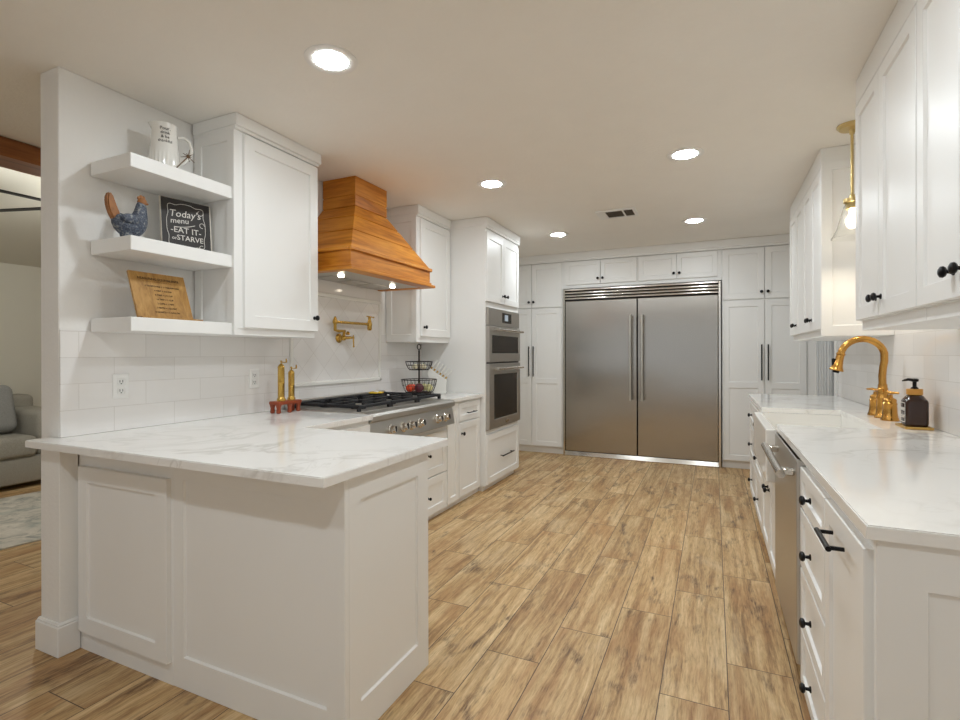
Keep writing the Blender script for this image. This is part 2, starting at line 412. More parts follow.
# right wall, with the far doorway past the counter
m = MB(); m.box(XR, XR + .14, -4.6, 5.36, 0, H); m.box(XR, XR + .14, 5.36, YB, 2.06, H); m.box(XR, XR + .14, 6.30, YB, 0, 2.06)
struct(m.done('wall_right', WALL))
m = MB(); m.box(XR - .018, XR + .001, 5.27, 5.36, 0, 2.12, .004); m.box(XR - .018, XR + .001, 5.36, 6.30, 2.05, 2.12, .004)
struct(m.done('trim_2', CROWN))
d = MB().box(XR + .055, XR + .095, 5.37, 6.30, .01, 2.05).done('door_1', DARKGAP); struct(d)
m = MB(); m.box(XR - .004, XR + .05, 5.56, 6.29, .02, 2.04, .003)
for k in range(5): m.box(XR - .014, XR - .004, 5.60 + k * .14, 5.67 + k * .14, .06, 2.0, .004)
m.done('door_panel', BLIND, d)
# tile
m = MB(); m.box(XL - .001, XL + .008, 1.268, 2.60, .9145, 1.392, .002); m.box(XL - .001, XL + .008, 2.60, 3.64, 1.735, 2.3); m.box(XL - .001, XL + .008, 3.64, 4.315, .9145, 1.45)
m.box(XL - .001, XL + .008, 2.60, 3.64, .9145, 1.055)
struct(m.done('wall_left_tile', SUBWAY))
struct(MB().box(XL - .001, XL + .007, 2.615, 3.625, 1.075, 1.72).done('wall_left_range_tile', DIAMOND))
m = MB(); a, b, c_, e = 2.60, 3.64, 1.055, 1.735
for (y0, y1, z0, z1) in ((a, b, c_, c_ + .03), (a, b, e - .03, e), (a, a + .03, c_, e), (b - .03, b, c_, e)): m.box(XL, XL + .02, y0, y1, z0, z1, .007, 2)
struct(m.done('trim_3', CERAM))
struct(MB().box(XR - .008, XR + .001, 1.30, 5.27, .9145, 1.45, .002).done('wall_right_tile', SUBWAY))
# crown along the back
m = MB(); m.box(XL, XR, 6.305, 6.36, 2.449, H); m.box(XL, XR, 6.296, 6.31, 2.47, H, .004)
struct(m.done('trim_4', CROWN))
m = MB(); m.box(.906, XR, 6.342, 6.36, .07, 2.45); m.box(XL, -2.551, 6.342, 6.36, 0, 2.45)
struct(m.done('trim_5', WHITE))
struct(MB().box(-4.0, -3.745, -4.6, YB, 2.44, H, .01).done('trim_6', BEAMW))

# ------------------------------------------------------------------ counters
def slab(name, poly, label, z0=.884, z1=.914):
    m = MB(); m.prism(poly, z0, z1)
    es = [e for e in m.bm.edges if abs(e.verts[0].co.z - z1) < 1e-5 and abs(e.verts[1].co.z - z1) < 1e-5]
    bmesh.ops.bevel(m.bm, geom=es, offset=.003, segments=2, affect='EDGES')
    xs = [p[0] for p in poly]; ys = [p[1] for p in poly]
    o = m.done(name, QUARTZ, at=((min(xs) + max(xs)) / 2, (min(ys) + max(ys)) / 2, z0)); tag(o, label, 'countertop'); return o
slab('countertop', [(-2.689, 1.175), (-1.0475, 1.175), (-1.0475, 1.955), (-1.875, 1.955), (-1.875, 2.533), (-2.6195, 2.533), (-2.6195, 1.266), (-2.689, 1.266)], 'white veined quartz top of the peninsula, running back to the rangetop')
slab('countertop', [(-2.6195, 3.637), (-1.945, 3.637), (-1.945, 4.312), (-2.6195, 4.312)], 'short white quartz counter between rangetop and oven tower')
slab('countertop', [(.295, 1.327), (.9785, 1.327), (.9785, 5.26), (.295, 5.26), (.295, 3.93), (.738, 3.93), (.738, 3.032), (.295, 3.032)], 'long white veined quartz counter around the farmhouse sink')

# ------------------------------------------------------------------ cabinets: left side
# peninsula
t = thing('peninsula_cabinet', (-1.8, 1.55, 0), 'white panelled peninsula cabinet under the overhanging quartz top', 'cabinet')
MB().box(-2.52, -1.09, 1.3146, 1.80, .0, .8835).done('carcass', WHITE, t)
P = NY(1.3146)
MB().shaker(P, -1.90, -1.0685, 0, .8835, ops=[(-1.84, -1.143, .122, .80)]).done('front_panel', WHITE, t)
MB().box(-2.523, -1.90, 1.2955, 1.3146, 0, .8835).done('face_frame', WHITE, t)
MB().shaker(NY(1.2955), -2.497, -1.912, .088, .80, th=.02, ops=[(-2.435, -1.98, .155, .735)]).done('door', WHITE, t)
MB().shaker(PX(-1.09), 1.3146, 1.818, 0, .8835, th=.0215, ops=[(1.377, 1.737, .123, .797)]).done('end_panel', WHITE, t)
# corner run up to the rangetop
t = thing('base_cabinet', (-2.25, 2.17, 0), 'white base cabinet in the corner between peninsula and rangetop', 'cabinet')
MB().box(-2.61, -1.905, 1.822, 2.53, .06, .8835).done('carcass', WHITE, t)
P = PX(-1.905); f = front('drawer', P, 1.99, 2.52, .70, .855, t); knob(P, 2.255, .777, .02, f)
f = front('door', P, 1.99, 2.52, .075, .685, t); knob(P, 2.46, .63, .02, f)
MB().box(-2.61, -1.96, 1.83, 2.53, 0, .06).done('toe_kick', WHITE, t)
# drawers under the rangetop
t = thing('drawer_cabinet', (-2.25, 3.09, 0), 'white two-drawer cabinet directly under the rangetop', 'cabinet')
MB().box(-2.61, -1.98, 2.537, 3.637, .06, .70).done('carcass', WHITE, t)
P = PX(-1.98)
for z0, z1, zk in ((.345, .672, .51), (.05, .335, .19)):
    f = front('drawer', P, 2.55, 3.63, z0, z1, t)
    for y in (2.82, 3.325): knob(P, y, zk, .02, f, .012)
MB().box(-2.61, -2.0, 2.537, 3.637, 0, .06).done('toe_kick', WHITE, t)
t = thing('pullout_cabinet', (-2.25, 3.74, 0), 'narrow white pull-out cabinet right of the rangetop', 'cabinet')
MB().box(-2.61, -1.98, 3.639, 3.846, .06, .8835).done('carcass', WHITE, t); front('door', PX(-1.98), 3.645, 3.842, .052, .87, t, rail=.05)
MB().box(-2.61, -2.0, 3.639, 3.846, 0, .06).done('toe_kick', WHITE, t)
t = thing('base_cabinet', (-2.25, 4.08, 0), 'white base cabinet with drawer over door, beside the oven tower', 'cabinet')
MB().box(-2.61, -1.98, 3.848, 4.312, .06, .8835).done('carcass', WHITE, t); P = PX(-1.98)
f = front('drawer', P, 3.853, 4.275, .708, .862, t, rail=.045); pull(P, 4.0, .772, 4.13, .772, .02, f, .005, .028)
f = front('door', P, 3.853, 4.275, .06, .692, t); knob(P, 3.90, .60, .02, f)
MB().box(-2.61, -2.0, 3.848, 4.312, 0, .06).done('toe_kick', WHITE, t)

# oven tower
t = thing('oven_tower', (-2.25, 4.75, 0), 'tall white cabinet tower that houses the double oven', 'cabinet')
m = MB()
m.box(-2.61, -1.925, 4.315, 4.335, .05, 2.47); m.box(-2.61, -1.925, 5.168, 5.188, .05, 2.47); m.box(-2.61, -1.925, 4.335, 5.168, 2.43, 2.47)
m.box(-2.61, -1.925, 4.335, 5.168, 1.722, 1.762); m.box(-2.61, -1.925, 4.335, 5.168, .532, .560); m.box(-2.61, -1.925, 4.335, 5.168, .05, .07)
m.box(-2.3, -1.93, 4.335, 5.168, 1.762, 2.43); m.box(-2.3, -1.93, 4.335, 5.168, .07, .532)
m.done('carcass', WHITE, t); P = PX(-1.925)
f = front('door', P, 4.322, 4.737, 1.775, 2.42, t); knob(P, 4.70, 1.852, .02, f)
f = front('door', P, 4.742, 5.165, 1.775, 2.42, t); knob(P, 4.785, 1.852, .02, f)
f = front('drawer', P, 4.322, 5.155, .066, .527, t); pull(P, 4.64, .286, 4.90, .286, .02, f, .007, .034)
MB().box(-2.61, -1.96, 4.33, 5.14, 0, .05).done('toe_kick', WHITE, t)
m = MB(); m.box(-2.61, -1.905, 4.310, 5.195, 2.455, H - .001); m.box(-2.61, -1.898, 4.303, 5.20, 2.475, H - .001, .004); m.done('crown', CROWN, t)

t = thing('double_oven', (-2.2, 4.75, .565), 'built-in stainless double wall oven in the white tower', 'oven')
MB().box(-2.5, -1.924, 4.343, 5.16, .563, 1.718).done('body', STEELY, t)
MB().box(-1.924, -1.902, 4.338, 5.165, 1.556, 1.718, .003).done('control_panel', STEELY, t)
MB().box(-1.9025, -1.9005, 4.68, 4.93, 1.59, 1.69).done('display', GLASSB, t)
MB().box(-1.9006, -1.9, 4.745, 4.835, 1.612, 1.672).done('screen', DISPLAY, t)
for z0, z1, w0, w1, y0, y1, hz in ((1.205, 1.545, 1.285, 1.462, 4.40, 5.13, 1.512), (.575, 1.19, .655, 1.09, 4.45, 5.085, 1.142)):
    P = PX(-1.924)
    f = MB().shaker(P, 4.338, 5.165, z0, z1, th=.032, rec=.006, ops=[(y0, y1, w0, w1)]).done('oven_door', STEELY, t)
    MB().box(-1.90, -1.8965, y0 + .004, y1 - .004, w0 + .004, w1 - .004).done('window', GLASSB, f)
    m = MB(); m.tube([(-1.838, 4.42, hz), (-1.838, 5.10, hz)], .014, 14)
    for y in (4.45, 5.07): m.box(-1.893, -1.838, y - .018, y + .018, hz - .014, hz + .014, .005)
    m.done('handle', CHROME, f, smooth=True)
    if z0 < 1: MB().box(-1.8925, -1.8905, 4.74, 4.83, .598, .625).done('badge', CHROME, f)
MB().box(-1.9235, -1.91, 4.343, 5.16, 1.19, 1.205).done('vent_gap', SLOT, t)

# wall cabinet over the peninsula end
t = thing('wall_cabinet', (-2.45, 2.2, 1.384), 'white single-door wall cabinet beside the floating shelves', 'cabinet')
MB().box(-2.611, -2.30, 1.923, 2.515, 1.42, 2.48).done('carcass', WHITE, t)
MB().shaker(NY(1.923), -2.611, -2.30, 1.386, 2.48, th=.018, rec=.006, ops=[(-2.555, -2.352, 1.45, 2.42)]).done('side_panel', WHITE, t)
MB().box(-2.611, -2.304, 1.923, 2.505, 1.386, 1.42).done('light_rail', WHITE, t)
P = PX(-2.30); f = front('door', P, 1.957, 2.512, 1.425, 2.462, t, rail=.065); knob(P, 2.478, 1.508, .02, f)
m = MB(); m.box(-2.611, -2.285, 1.902, 2.525, 2.474, H - .001); m.box(-2.611, -2.270, 1.895, 2.535, 2.49, H - .001, .003); m.done('crown', CROWN, t)
# wall cabinet right of the hood
t = thing('wall_cabinet', (-2.45, 4.02, 1.384), 'white single-door wall cabinet between range hood and oven tower', 'cabinet')
MB().box(-2.611, -2.30, 3.738, 4.312, 1.42, 2.48).done('carcass', WHITE, t)
MB().shaker(NY(3.738), -2.611, -2.30, 1.386, 2.48, th=.018, rec=.006, ops=[(-2.555, -2.352, 1.45, 2.42)]).done('side_panel', WHITE, t)
MB().box(-2.611, -2.304, 3.738, 4.312, 1.386, 1.42).done('light_rail', WHITE, t)
P = PX(-2.30); f = front('door', P, 3.772, 4.298, 1.435, 2.45, t, rail=.065); knob(P, 3.815, 1.515, .02, f)
m = MB(); m.box(-2.611, -2.285, 3.717, 4.305, 2.462, H - .001); m.box(-2.611, -2.270, 3.71, 4.302, 2.48, H - .001, .003); m.done('crown', CROWN, t)

# floating shelves
for z0, z1, lab in ((2.105, 2.168, 'thick white floating shelf, topmost of the three, holding the pitcher'), (1.741, 1.805, 'thick white floating shelf in the middle, holding rooster and chalkboard'),
                    (1.385, 1.447, 'thick white floating shelf, lowest of the three, holding the wooden sign')):
    o = MB().box(-2.611, -2.314, 1.389, 1.904, z0, z1, .002).done('floating_shelf', WHITE, at=(-2.46, 1.645, z0)); tag(o, lab, 'shelf', 'floating shelves on the left wall')

# ------------------------------------------------------------------ back wall cabinets
def pantry(x0, x1, lab, frame0):
    t = thing('pantry_cabinet', ((x0 + x1) / 2, 6.6, 0), lab, 'cabinet')
    MB().box(x0, x1, 6.345, YB - .002, .08, 2.46).done('carcass', WHITE, t); P = NY(6.345); xm = frame0
    for a, b, s in ((x0 + .006, xm - .003, 1), (xm + .003, x1 - .012, -1)):
        f = front('upper_door', P, a, b, 1.882, 2.442, t, rail=.062); knob(P, (b - .028) if s > 0 else (a + .028), 1.955, .02, f)
        f = front('lower_door', P, a, b, .09, 1.866, t, rail=.062, ops=[(a + .062, b - .062, .152, .90), (a + .062, b - .062, .965, 1.80)])
        u = (b - .028) if s > 0 else (a + .028); pull(P, u, 1.01, u, 1.36, .02, f, .007, .034)
    MB().box(x0, x1, 6.37, 6.40, 0, .08).done('toe_kick', WHITE, t)
pantry(-2.55, -1.742, 'tall white pantry cabinet left of the steel refrigerator', -2.157)
pantry(.088, .905, 'tall white pantry cabinet right of the steel refrigerator', .507)
for x0, x1, xm, lab in ((-1.74, -.826, -1.266, 'white two-door cabinet above the refrigerator, left one'), (-.825, .086, -.388, 'white two-door cabinet above the refrigerator, right one')):
    t = thing('bridge_cabinet', ((x0 + x1) / 2, 6.6, 2.12), lab, 'cabinet', 'cabinets above the refrigerator')
    MB().box(x0, x1, 6.345, YB - .002, 2.11, 2.46).done('carcass', WHITE, t); P = NY(6.345)
    a0 = x0 + (.04 if x0 < -1.5 else .012); b0 = x1 - (.012 if x0 < -1.5 else .045)
    f = front('door', P, a0, xm - .003, 2.152, 2.44, t, rail=.05); knob(P, xm - .03, 2.215, .02, f)
    f = front('door', P, xm + .003, b0, 2.152, 2.44, t, rail=.05); knob(P, xm + .03, 2.215, .02, f)

# refrigerator
t = thing('refrigerator', (-.827, 6.6, 0), 'wide stainless steel double refrigerator built into the back wall', 'refrigerator')
MB().box(-1.70, .046, 6.40, YB - .003, .03, 2.09).done('body', STEEL, t)
m = MB(); m.box(-1.731, -1.706, 6.295, 6.42, 0, 2.095, .003); m.box(.052, .077, 6.295, 6.42, 0, 2.095, .003); m.box(-1.706, .052, 6.30, 6.42, 2.075, 2.095, .003); m.done('frame', CHROME, t)
g = MB().box(-1.706, .052, 6.335, 6.40, 1.955, 2.075).done('grille', SLOT, t)
for k in range(3):
    z = 1.965 + k * .036
    m = MB(); m.prism([(6.336, z), (6.304, z), (6.302, z + .006), (6.3035, z + .013), (6.307, z + .019), (6.313, z + .024), (6.322, z + .027), (6.336, z + .028)], -1.705, .051, lambda y, zz, x: (x, y, zz)); m.done('louver', CHROME, g, smooth=True)
for x0, x1, hx in ((-1.703, -.833, -.900), (-.821, .049, -.766)):
    f = MB().box(x0, x1, 6.312, 6.395, .064, 1.945, .006, 2).done('door', STEEL, t)
    uv = f.data.uv_layers.new(name='UVMap')
    for lp in f.data.loops: uv.data[lp.index].uv = (f.data.vertices[lp.vertex_index].co.x, f.data.vertices[lp.vertex_index].co.z)
    m = MB(); m.tube([(hx, 6.232, .73), (hx, 6.232, 1.74)], .0155, 16)
    for z in (.76, 1.71): m.tube([(hx, 6.312, z), (hx, 6.245, z)], .011, 12); 
    for z0, z1 in ((.725, .80), (1.67, 1.745)): m.tube([(hx, 6.232, z0), (hx, 6.232, z1)], .019, 16)
    m.done('handle', CHROME, f, smooth=True)
m = MB(); m.prism([(6.38, .003), (6.298, .003), (6.296, .01), (6.312, .058), (6.38, .058)], -1.706, .052, lambda y, z, x: (x, y, z)); m.done('kick_plate', CHROME, t)

# ------------------------------------------------------------------ right run
RP = NX(.32)
t = thing('pullout_bin_cabinet', (.65, 1.57, 0), 'white pull-out cabinet at the near end of the right counter', 'cabinet')
MB().box(.32, .97, 1.359, 1.806, .08, .8835).done('carcass', WHITE, t)
MB().shaker(NY(1.359), .315, .97, 0, .8835, th=.019, ops=[(.402, .89, .12, .785)]).done('end_panel', WHITE, t)
f = front('door', RP, 1.375, 1.802, .06, .848, t); pull(RP, 1.555, .782, 1.69, .782, .02, f, .007, .036, ext=.012, post=.0055)
MB().box(.37, .97, 1.359, 1.806, 0, .08).done('toe_kick', WHITE, t)
t = thing('drawer_cabinet', (.65, 2.05, 0), 'white four-drawer cabinet beside the dishwasher', 'cabinet')
MB().box(.32, .97, 1.808, 2.28, .08, .8835).done('carcass', WHITE, t)
for z0, z1 in ((.703, .848), (.475, .693), (.247, .465), (.03, .237)):
    f = front('drawer', RP, 1.812, 2.277, z0, z1, t, rail=.042); knob(RP, 2.045, (z0 + z1) / 2, .02, f)
MB().box(.37, .97, 1.808, 2.28, 0, .08).done('toe_kick', WHITE, t)
t = thing('dishwasher', (.65, 2.66, 0), 'stainless steel dishwasher under the right counter by the sink', 'dishwasher')
MB().box(.335, .95, 2.288, 3.022, .08, .87).done('body', STEELY, t)
f = MB().box(.288, .335, 2.284, 3.026, .085, .872, .003).done('door', STEELY, t)
m = MB(); m.tube([(.236, 2.28, .812), (.236, 2.96, .812)], .0165, 16)
for y in (2.35, 2.89): m.box(.236, .289, y - .02, y + .02, .797, .825, .005)
m.done('handle', CHROME, f, smooth=True)
MB().box(.292, .331, 2.30, 3.01, .872, .8745).done('control_strip', GLASSB, f)
MB().box(.37, .95, 2.29, 3.02, 0, .08).done('kick_plate', SLOT, t)
t = thing('sink_cabinet', (.65, 3.49, 0), 'white two-door cabinet under the farmhouse sink', 'cabinet')
m = MB(); m.box(.32, .97, 3.03, 3.05, .08, .60); m.box(.32, .97, 3.945, 3.965, .08, .60); m.box(.32, .97, 3.05, 3.945, .08, .10); m.box(.322, .34, 3.05, 3.945, .10, .60); m.done('carcass', WHITE, t)
f = front('door', RP, 3.035, 3.495, .06, .60, t); knob(RP, 3.455, .47, .02, f)
f = front('door', RP, 3.501, 3.96, .06, .60, t); knob(RP, 3.54, .47, .02, f)
MB().box(.37, .97, 3.03, 3.965, 0, .08).done('toe_kick', WHITE, t)
for y0, y1, lab in ((3.968, 4.61, 'white three-drawer base cabinet just past the farmhouse sink'), (4.613, 5.25, 'white three-drawer base cabinet at the far end of the right run')):
    t = thing('drawer_cabinet', (.65, (y0 + y1) / 2, 0), lab, 'cabinet', 'drawer cabinets past the sink')
    MB().box(.32, .97, y0, y1, .08, .8835).done('carcass', WHITE, t)
    for z0, z1 in ((.66, .848), (.36, .65), (.05, .35)):
        f = front('drawer', RP, y0 + .004, y1 - .004, z0, z1, t, rail=.05); knob(RP, (y0 + y1) / 2, (z0 + z1) / 2, .02, f)
    MB().box(.37, .97, y0, y1, 0, .08).done('toe_kick', WHITE, t)
# sink
m = MB(); X0, X1, Y0, Y1, Z0, Z1, th = .248, .765, 3.052, 3.943, .605, .8835, .024
m.box(X0, X0 + .05, Y0, Y1, Z0, Z1, .008, 2); m.box(X1 - th, X1, Y0, Y1, Z0, Z1); m.box(X0 + .04, X1 - .01, Y0, Y0 + th, Z0, Z1 - .001); m.box(X0 + .04, X1 - .01, Y1 - th, Y1, Z0, Z1 - .001); m.box(X0 + .04, X1 - .01, Y0 + .01, Y1 - .01, Z0, Z0 + .03)
t = thing('farmhouse_sink', (.5, 3.5, Z0), 'white apron-front farmhouse sink set in the right counter', 'sink')
m.done('basin', FIRECLAY, t); MB().lathe([(.045, 0), (.045, .004), (.03, .005), (0, .003)], (.51, 3.5, Z0 + .03)).done('drain', CHROME, t, smooth=True)

def wall_cab_right(y0, y1, lab, end=None, grp='wall cabinets on the right wall'):
    t = thing('wall_cabinet', (.8, (y0 + y1) / 2, 1.384), lab, 'cabinet', grp)
    MB().box(.625, .970, y0, y1, 1.428, 2.46).done('carcass', WHITE, t); P = NX(.625); ym = (y0 + y1) / 2 + (.025 if 2.1 < y0 < 2.2 else 0)
    MB().box(.632, .970, y0, y1, 1.385, 1.428).done('light_rail', WHITE, t)
    for a, b, k in ((y0 + .004, ym - .002, 1), (ym + .002, y1 - .004, -1)):
        f = front('door', P, a, b, 1.432, 2.425, t); knob(P, b - .033 if k > 0 else a + .033, 1.505, .02, f)
    MB().box(.608, .970, y0, y1, 2.434, H - .001, .002).done('crown', CROWN, t)
    if end: MB().shaker(NY(y0), .607, .970, 1.386, 2.46, th=.018, rec=.006, ops=[(.665, .915, 1.45, 2.41)]).done('end_panel', WHITE, t)
    return t
wall_cab_right(1.47, 2.115, 'white wall cabinet nearest the camera above the right counter', True)
wall_cab_right(2.118, 2.905, 'white wall cabinet just before the sink on the right wall')
wall_cab_right(3.765, 4.457, 'white wall cabinet just past the sink, its panelled side showing', True)
wall_cab_right(4.46, 5.16, 'white wall cabinet farthest along the right wall')

# ------------------------------------------------------------------ range hood
t = thing('range_hood', (-2.35, 3.12, 1.82), 'tapered range hood clad in orange-stained wood planks', 'range hood')
yc = 3.12
def hood_ring(z):
    if z >= 2.34: return .192, -2.315
    k = (2.34 - z) / (2.34 - 1.972)
    return .192 + (.50 - .192) * k, -2.315 + (-2.105 + 2.315) * k
lv = [H - .001, 2.42, 2.34, 2.245, 2.118, 1.972]
prof = []
for i, z in enumerate(lv):
    hw, x = hood_ring(z); g = .004
    if 0 < i < len(lv) - 1:
        for dz, ins in ((.0045, 0), (.002, .006), (-.002, .006), (-.0045, 0)):
            h2, x2 = hood_ring(z + dz); prof.append((z + dz, h2 - ins, x2 - ins))
    else: prof.append((z, hw, x))
    if i < len(lv) - 1:
        for q in (1, 2):
            zz = z + (lv[i + 1] - z) * q / 3; h2, x2 = hood_ring(zz); prof.append((zz, h2, x2))
prof.sort(key=lambda p: -p[0])
m = MB(); rings = [[m.bm.verts.new(c) for c in ((XL + .01, yc - h, z), (x, yc - h, z), (x, yc + h, z), (XL + .01, yc + h, z))] for z, h, x in prof]
fs = []
for a, b in zip(rings, rings[1:]):
    for i in range(4): fs.append(m.bm.faces.new((a[i], a[(i + 1) % 4], b[(i + 1) % 4], b[i])))
fs += [m.bm.faces.new(rings[0][::-1]), m.bm.faces.new(rings[-1])]
bmesh.ops.recalc_face_normals(m.bm, faces=fs); m.done('chimney', HOODW, t)
def uframe(z0, z1, h, x, bev, name, mat=HOODW, w_=.03):
    m = MB(); m.box(x - w_, x, yc - h, yc + h, z0, z1, bev); m.box(XL + .01, x - w_ + .002, yc - h, yc - h + w_, z0, z1, bev); m.box(XL + .01, x - w_ + .002, yc + h - w_, yc + h, z0, z1, bev)
    return m.done(name, mat, t)
uframe(1.952, 1.978, .515, -2.092, .004, 'moulding')
uframe(1.845, 1.953, .500, -2.108, .002, 'apron')
uframe(1.842, 1.862, .510, -2.098, .003, 'bead')
m = MB(); m.box(-2.175, -2.075, yc - .535, yc + .535, 1.822, 1.843, .004); m.box(XL + .01, -2.174, yc - .535, yc - .47, 1.822, 1.843, .004); m.box(XL + .01, -2.174, yc + .47, yc + .535, 1.822, 1.843, .004); m.done('rim', HOODW, t)
l = MB().box(XL + .012, -2.176, yc - .469, yc + .469, 1.828, 1.90).done('liner', STEELY, t)
for k in range(3): MB().box(-2.56, -2.40, yc - .33 + k * .23, yc - .13 + k * .23, 1.823, 1.8285, .002).done('filter', STEELY, l)
for y in (2.81, 3.43): MB().lathe([(0, 0), (.014, .001), (.019, .003), (.020, .008), (0, .008)], (-2.345, y, 1.814)).done('lamp', HLENS, t)

# ------------------------------------------------------------------ rangetop
t = thing('rangetop', (-2.25, 3.085, .70), 'stainless six-burner gas rangetop with black cast-iron grates', 'rangetop')
ya, yb = 2.537, 3.632
MB().box(-2.59, -1.955, ya, yb, .702, .918, .002).done('body', STEELY, t)
m = MB(); m.prism([(-1.955, .918), (-1.90, .914), (-1.888, .898), (-1.888, .870), (-1.912, .856), (-1.890, .726), (-1.955, .712)], ya, yb, lambda x, z, y: (x, y, z))
cp = m.done('control_panel', STEELY, t)
m = MB(); m.box(-2.60, -2.55, ya + .005, yb - .005, .918, .972, .004); m.done('back_trim', STEELY, t)
MB().box(-2.55, -1.99, ya + .02, yb - .02, .917, .922).done('burner_pan', STEELY, t)
for y in (2.76, 2.90, 3.0, 3.115, 3.37, 3.49):
    n = (1, 0, .17)
    k = MB().lathe([(.034, 0), (.034, .008), (.026, .012), (.024, .04), (.021, .044), (0, .045)], (-1.902, y, .79), n, 20).done('knob', CHROME, t, smooth=True)
    MB().box(-1.860, -1.853, y - .004, y + .004, .780, .818, .002).done('pointer', SLOT, k)
for i in range(3):
    y0 = ya + .025 + i * .349; y1 = y0 + .344
    m = MB(); zt = .962
    for x in (-2.53, -2.27, -2.01): m.box(x - .009, x + .009, y0, y1, zt - .02, zt, .003)
    for y in (y0 + .008, y1 - .008): m.box(-2.53, -2.01, y - .008, y + .008, zt - .02, zt, .003)
    for x in (-2.40, -2.14):
        for q in range(4):
            dx, dy = ((.055, 0), (-.055, 0), (0, .075), (0, -.075))[q]; ymid = (y0 + y1) / 2
            ex, ey = (.125, 0) if dx > 0 else (-.125, 0) if dx < 0 else (0, .165) if dy > 0 else (0, -.165)
            m.box(min(x + dx * .5, x + ex) - (.006 if dx == 0 else 0), max(x + dx * .5, x + ex) + (.006 if dx == 0 else 0), min(ymid + dy * .5, ymid + ey) - (.006 if dy == 0 else 0), max(ymid + dy * .5, ymid + ey) + (.006 if dy == 0 else 0), zt - .016, zt, .002)
    for x in (-2.53, -2.01):
        for y in (y0 + .01, y1 - .01): m.box(x - .01, x + .01, y - .01, y + .01, .921, zt - .01)
    m.done('grate', IRON, t)
    for x in (-2.40, -2.14):
        MB().lathe([(.05, 0), (.05, .008), (.038, .01), (.038, .02), (.03, .024), (0, .025)], (x, (y0 + y1) / 2, .921)).done('burner', IRON, t, smooth=True)

# pot filler
t = thing('pot_filler', (XL + .008, 3.10, 1.40), 'brass folding pot filler on the tiled wall above the rangetop', 'faucet')
x0 = XL + .008
MB().lathe([(.036, 0), (.036, .006), (.028, .012), (.018, .016), (.016, .05)], (x0, 3.10, 1.405), (1, 0, 0), 20).done('wall_plate', BRASS, t, smooth=True)
m = MB(); m.tube([(x0 + .045, 3.10, 1.405), (x0 + .055, 3.10, 1.46), (x0 + .055, 3.04, 1.455), (x0 + .055, 2.995, 1.462), (x0 + .055, 2.995, 1.522)], .012, 12); m.ball((x0 + .05, 3.10, 1.405), .02); m.ball((x0 + .055, 2.995, 1.522), .019)
m.lathe([(.016, -.022), (.018, 0), (.01, .02), (.006, .03), (0, .034)], (x0 + .055, 2.995, 1.532)); m.done('valve_body', BRASS, t, smooth=True)
m = MB(); m.tube([(x0 + .055, 2.995, 1.522), (x0 + .06, 3.40, 1.525)], .011, 12); m.done('arm', BRASS, t, smooth=True)
m = MB(); m.lathe([(.013, -.05), (.019, -.04), (.019, -.018), (.022, 0), (.016, .022), (.01, .04), (.013, .05), (.008, .06), (0, .062)], (x0 + .06, 3.405, 1.525)); m.done('spout', BRASS, t, smooth=True)
m = MB(); m.tube([(x0 + .06, 3.37, 1.588), (x0 + .06, 3.405, 1.587), (x0 + .06, 3.46, 1.585)], [.005, .006, .004], 10); m.ball((x0 + .06, 3.462, 1.585), .007); m.done('lever', BRASS, t, smooth=True)
m = MB(); m.tube([(x0 + .05, 3.10, 1.405), (x0 + .06, 3.17, 1.41), (x0 + .06, 3.205, 1.41)], [.014, .011, .008], 10); m.tube([(x0 + .06, 3.20, 1.43), (x0 + .06, 3.20, 1.40), (x0 + .06, 3.203, 1.345)], [.004, .006, .005], 10); m.ball((x0 + .06, 3.203, 1.342), .008)
m.lathe([(.012, 0), (.016, .012), (.008, .025), (0, .03)], (x0 + .055, 3.14, 1.43)); m.done('shutoff_handle', BRASS, t, smooth=True)

# ------------------------------------------------------------------ faucet
t = thing('bridge_faucet', (.87, 3.55, .914), 'brushed gold gooseneck faucet with two bell handles by the sink', 'faucet')
def bell(y, s=1.0): return [(.041 * s, 0), (.042 * s, .005), (.039 * s, .010), (.0395 * s, .014), (.036 * s, .019), (.033 * s, .045), (.031 * s, .085), (.033 * s, .089), (.033 * s, .094), (.029 * s, .098), (.030 * s, .112), (.026 * s, .118), (.014 * s, .124), (.012 * s, .140), (0, .142)]
for y in (3.70, 3.44):
    b = MB().lathe(bell(y), (.87, y, .9145), (0, 0, 1), 24).done('handle_base', AGED, t, smooth=True)
    m = MB(); sgn = 1 if y > 3.55 else -1
    m.tube([(.885, y - .01 * sgn, 1.062), (.855, y + .02 * sgn, 1.068), (.835 if sgn > 0 else .90, y + .04 * sgn, 1.066)], [.007, .008, .005], 10); m.done('lever', AGED, b, smooth=True)
MB().lathe([(.04, 0), (.04, .006), (.034, .012), (.030, .05), (.027, .10), (.031, .106), (.031, .115), (.026, .125), (.024, .16), (.027, .165), (.022, .172), (.022, .19)], (.87, 3.57, .9145)).done('riser_base', AGED, t, smooth=True)
pts = [(.87, 3.57, 1.09), (.868, 3.57, 1.15), (.872, 3.57, 1.20), (.878, 3.57, 1.235)]; R = .104; cx, cz = .776, 1.258
for i in range(1, 15):
    a = PI * i / 14 * .96; pts.append((cx + R * math.cos(a), 3.57, cz + R * math.sin(a)))
MB().tube(pts, .0185, 16).done('gooseneck', AGED, t, smooth=True)
e = Vector(pts[-1]); dv = (e - Vector(pts[-2])).normalized()
h = MB().lathe([(.0215, -.01), (.0235, -.006), (.0235, 0), (.020, .004), (.021, .03), (.028, .07), (.036, .088), (.036, .095), (.02, .096), (0, .094)], e, dv, 22).done('spray_head', AGED, t, smooth=True)
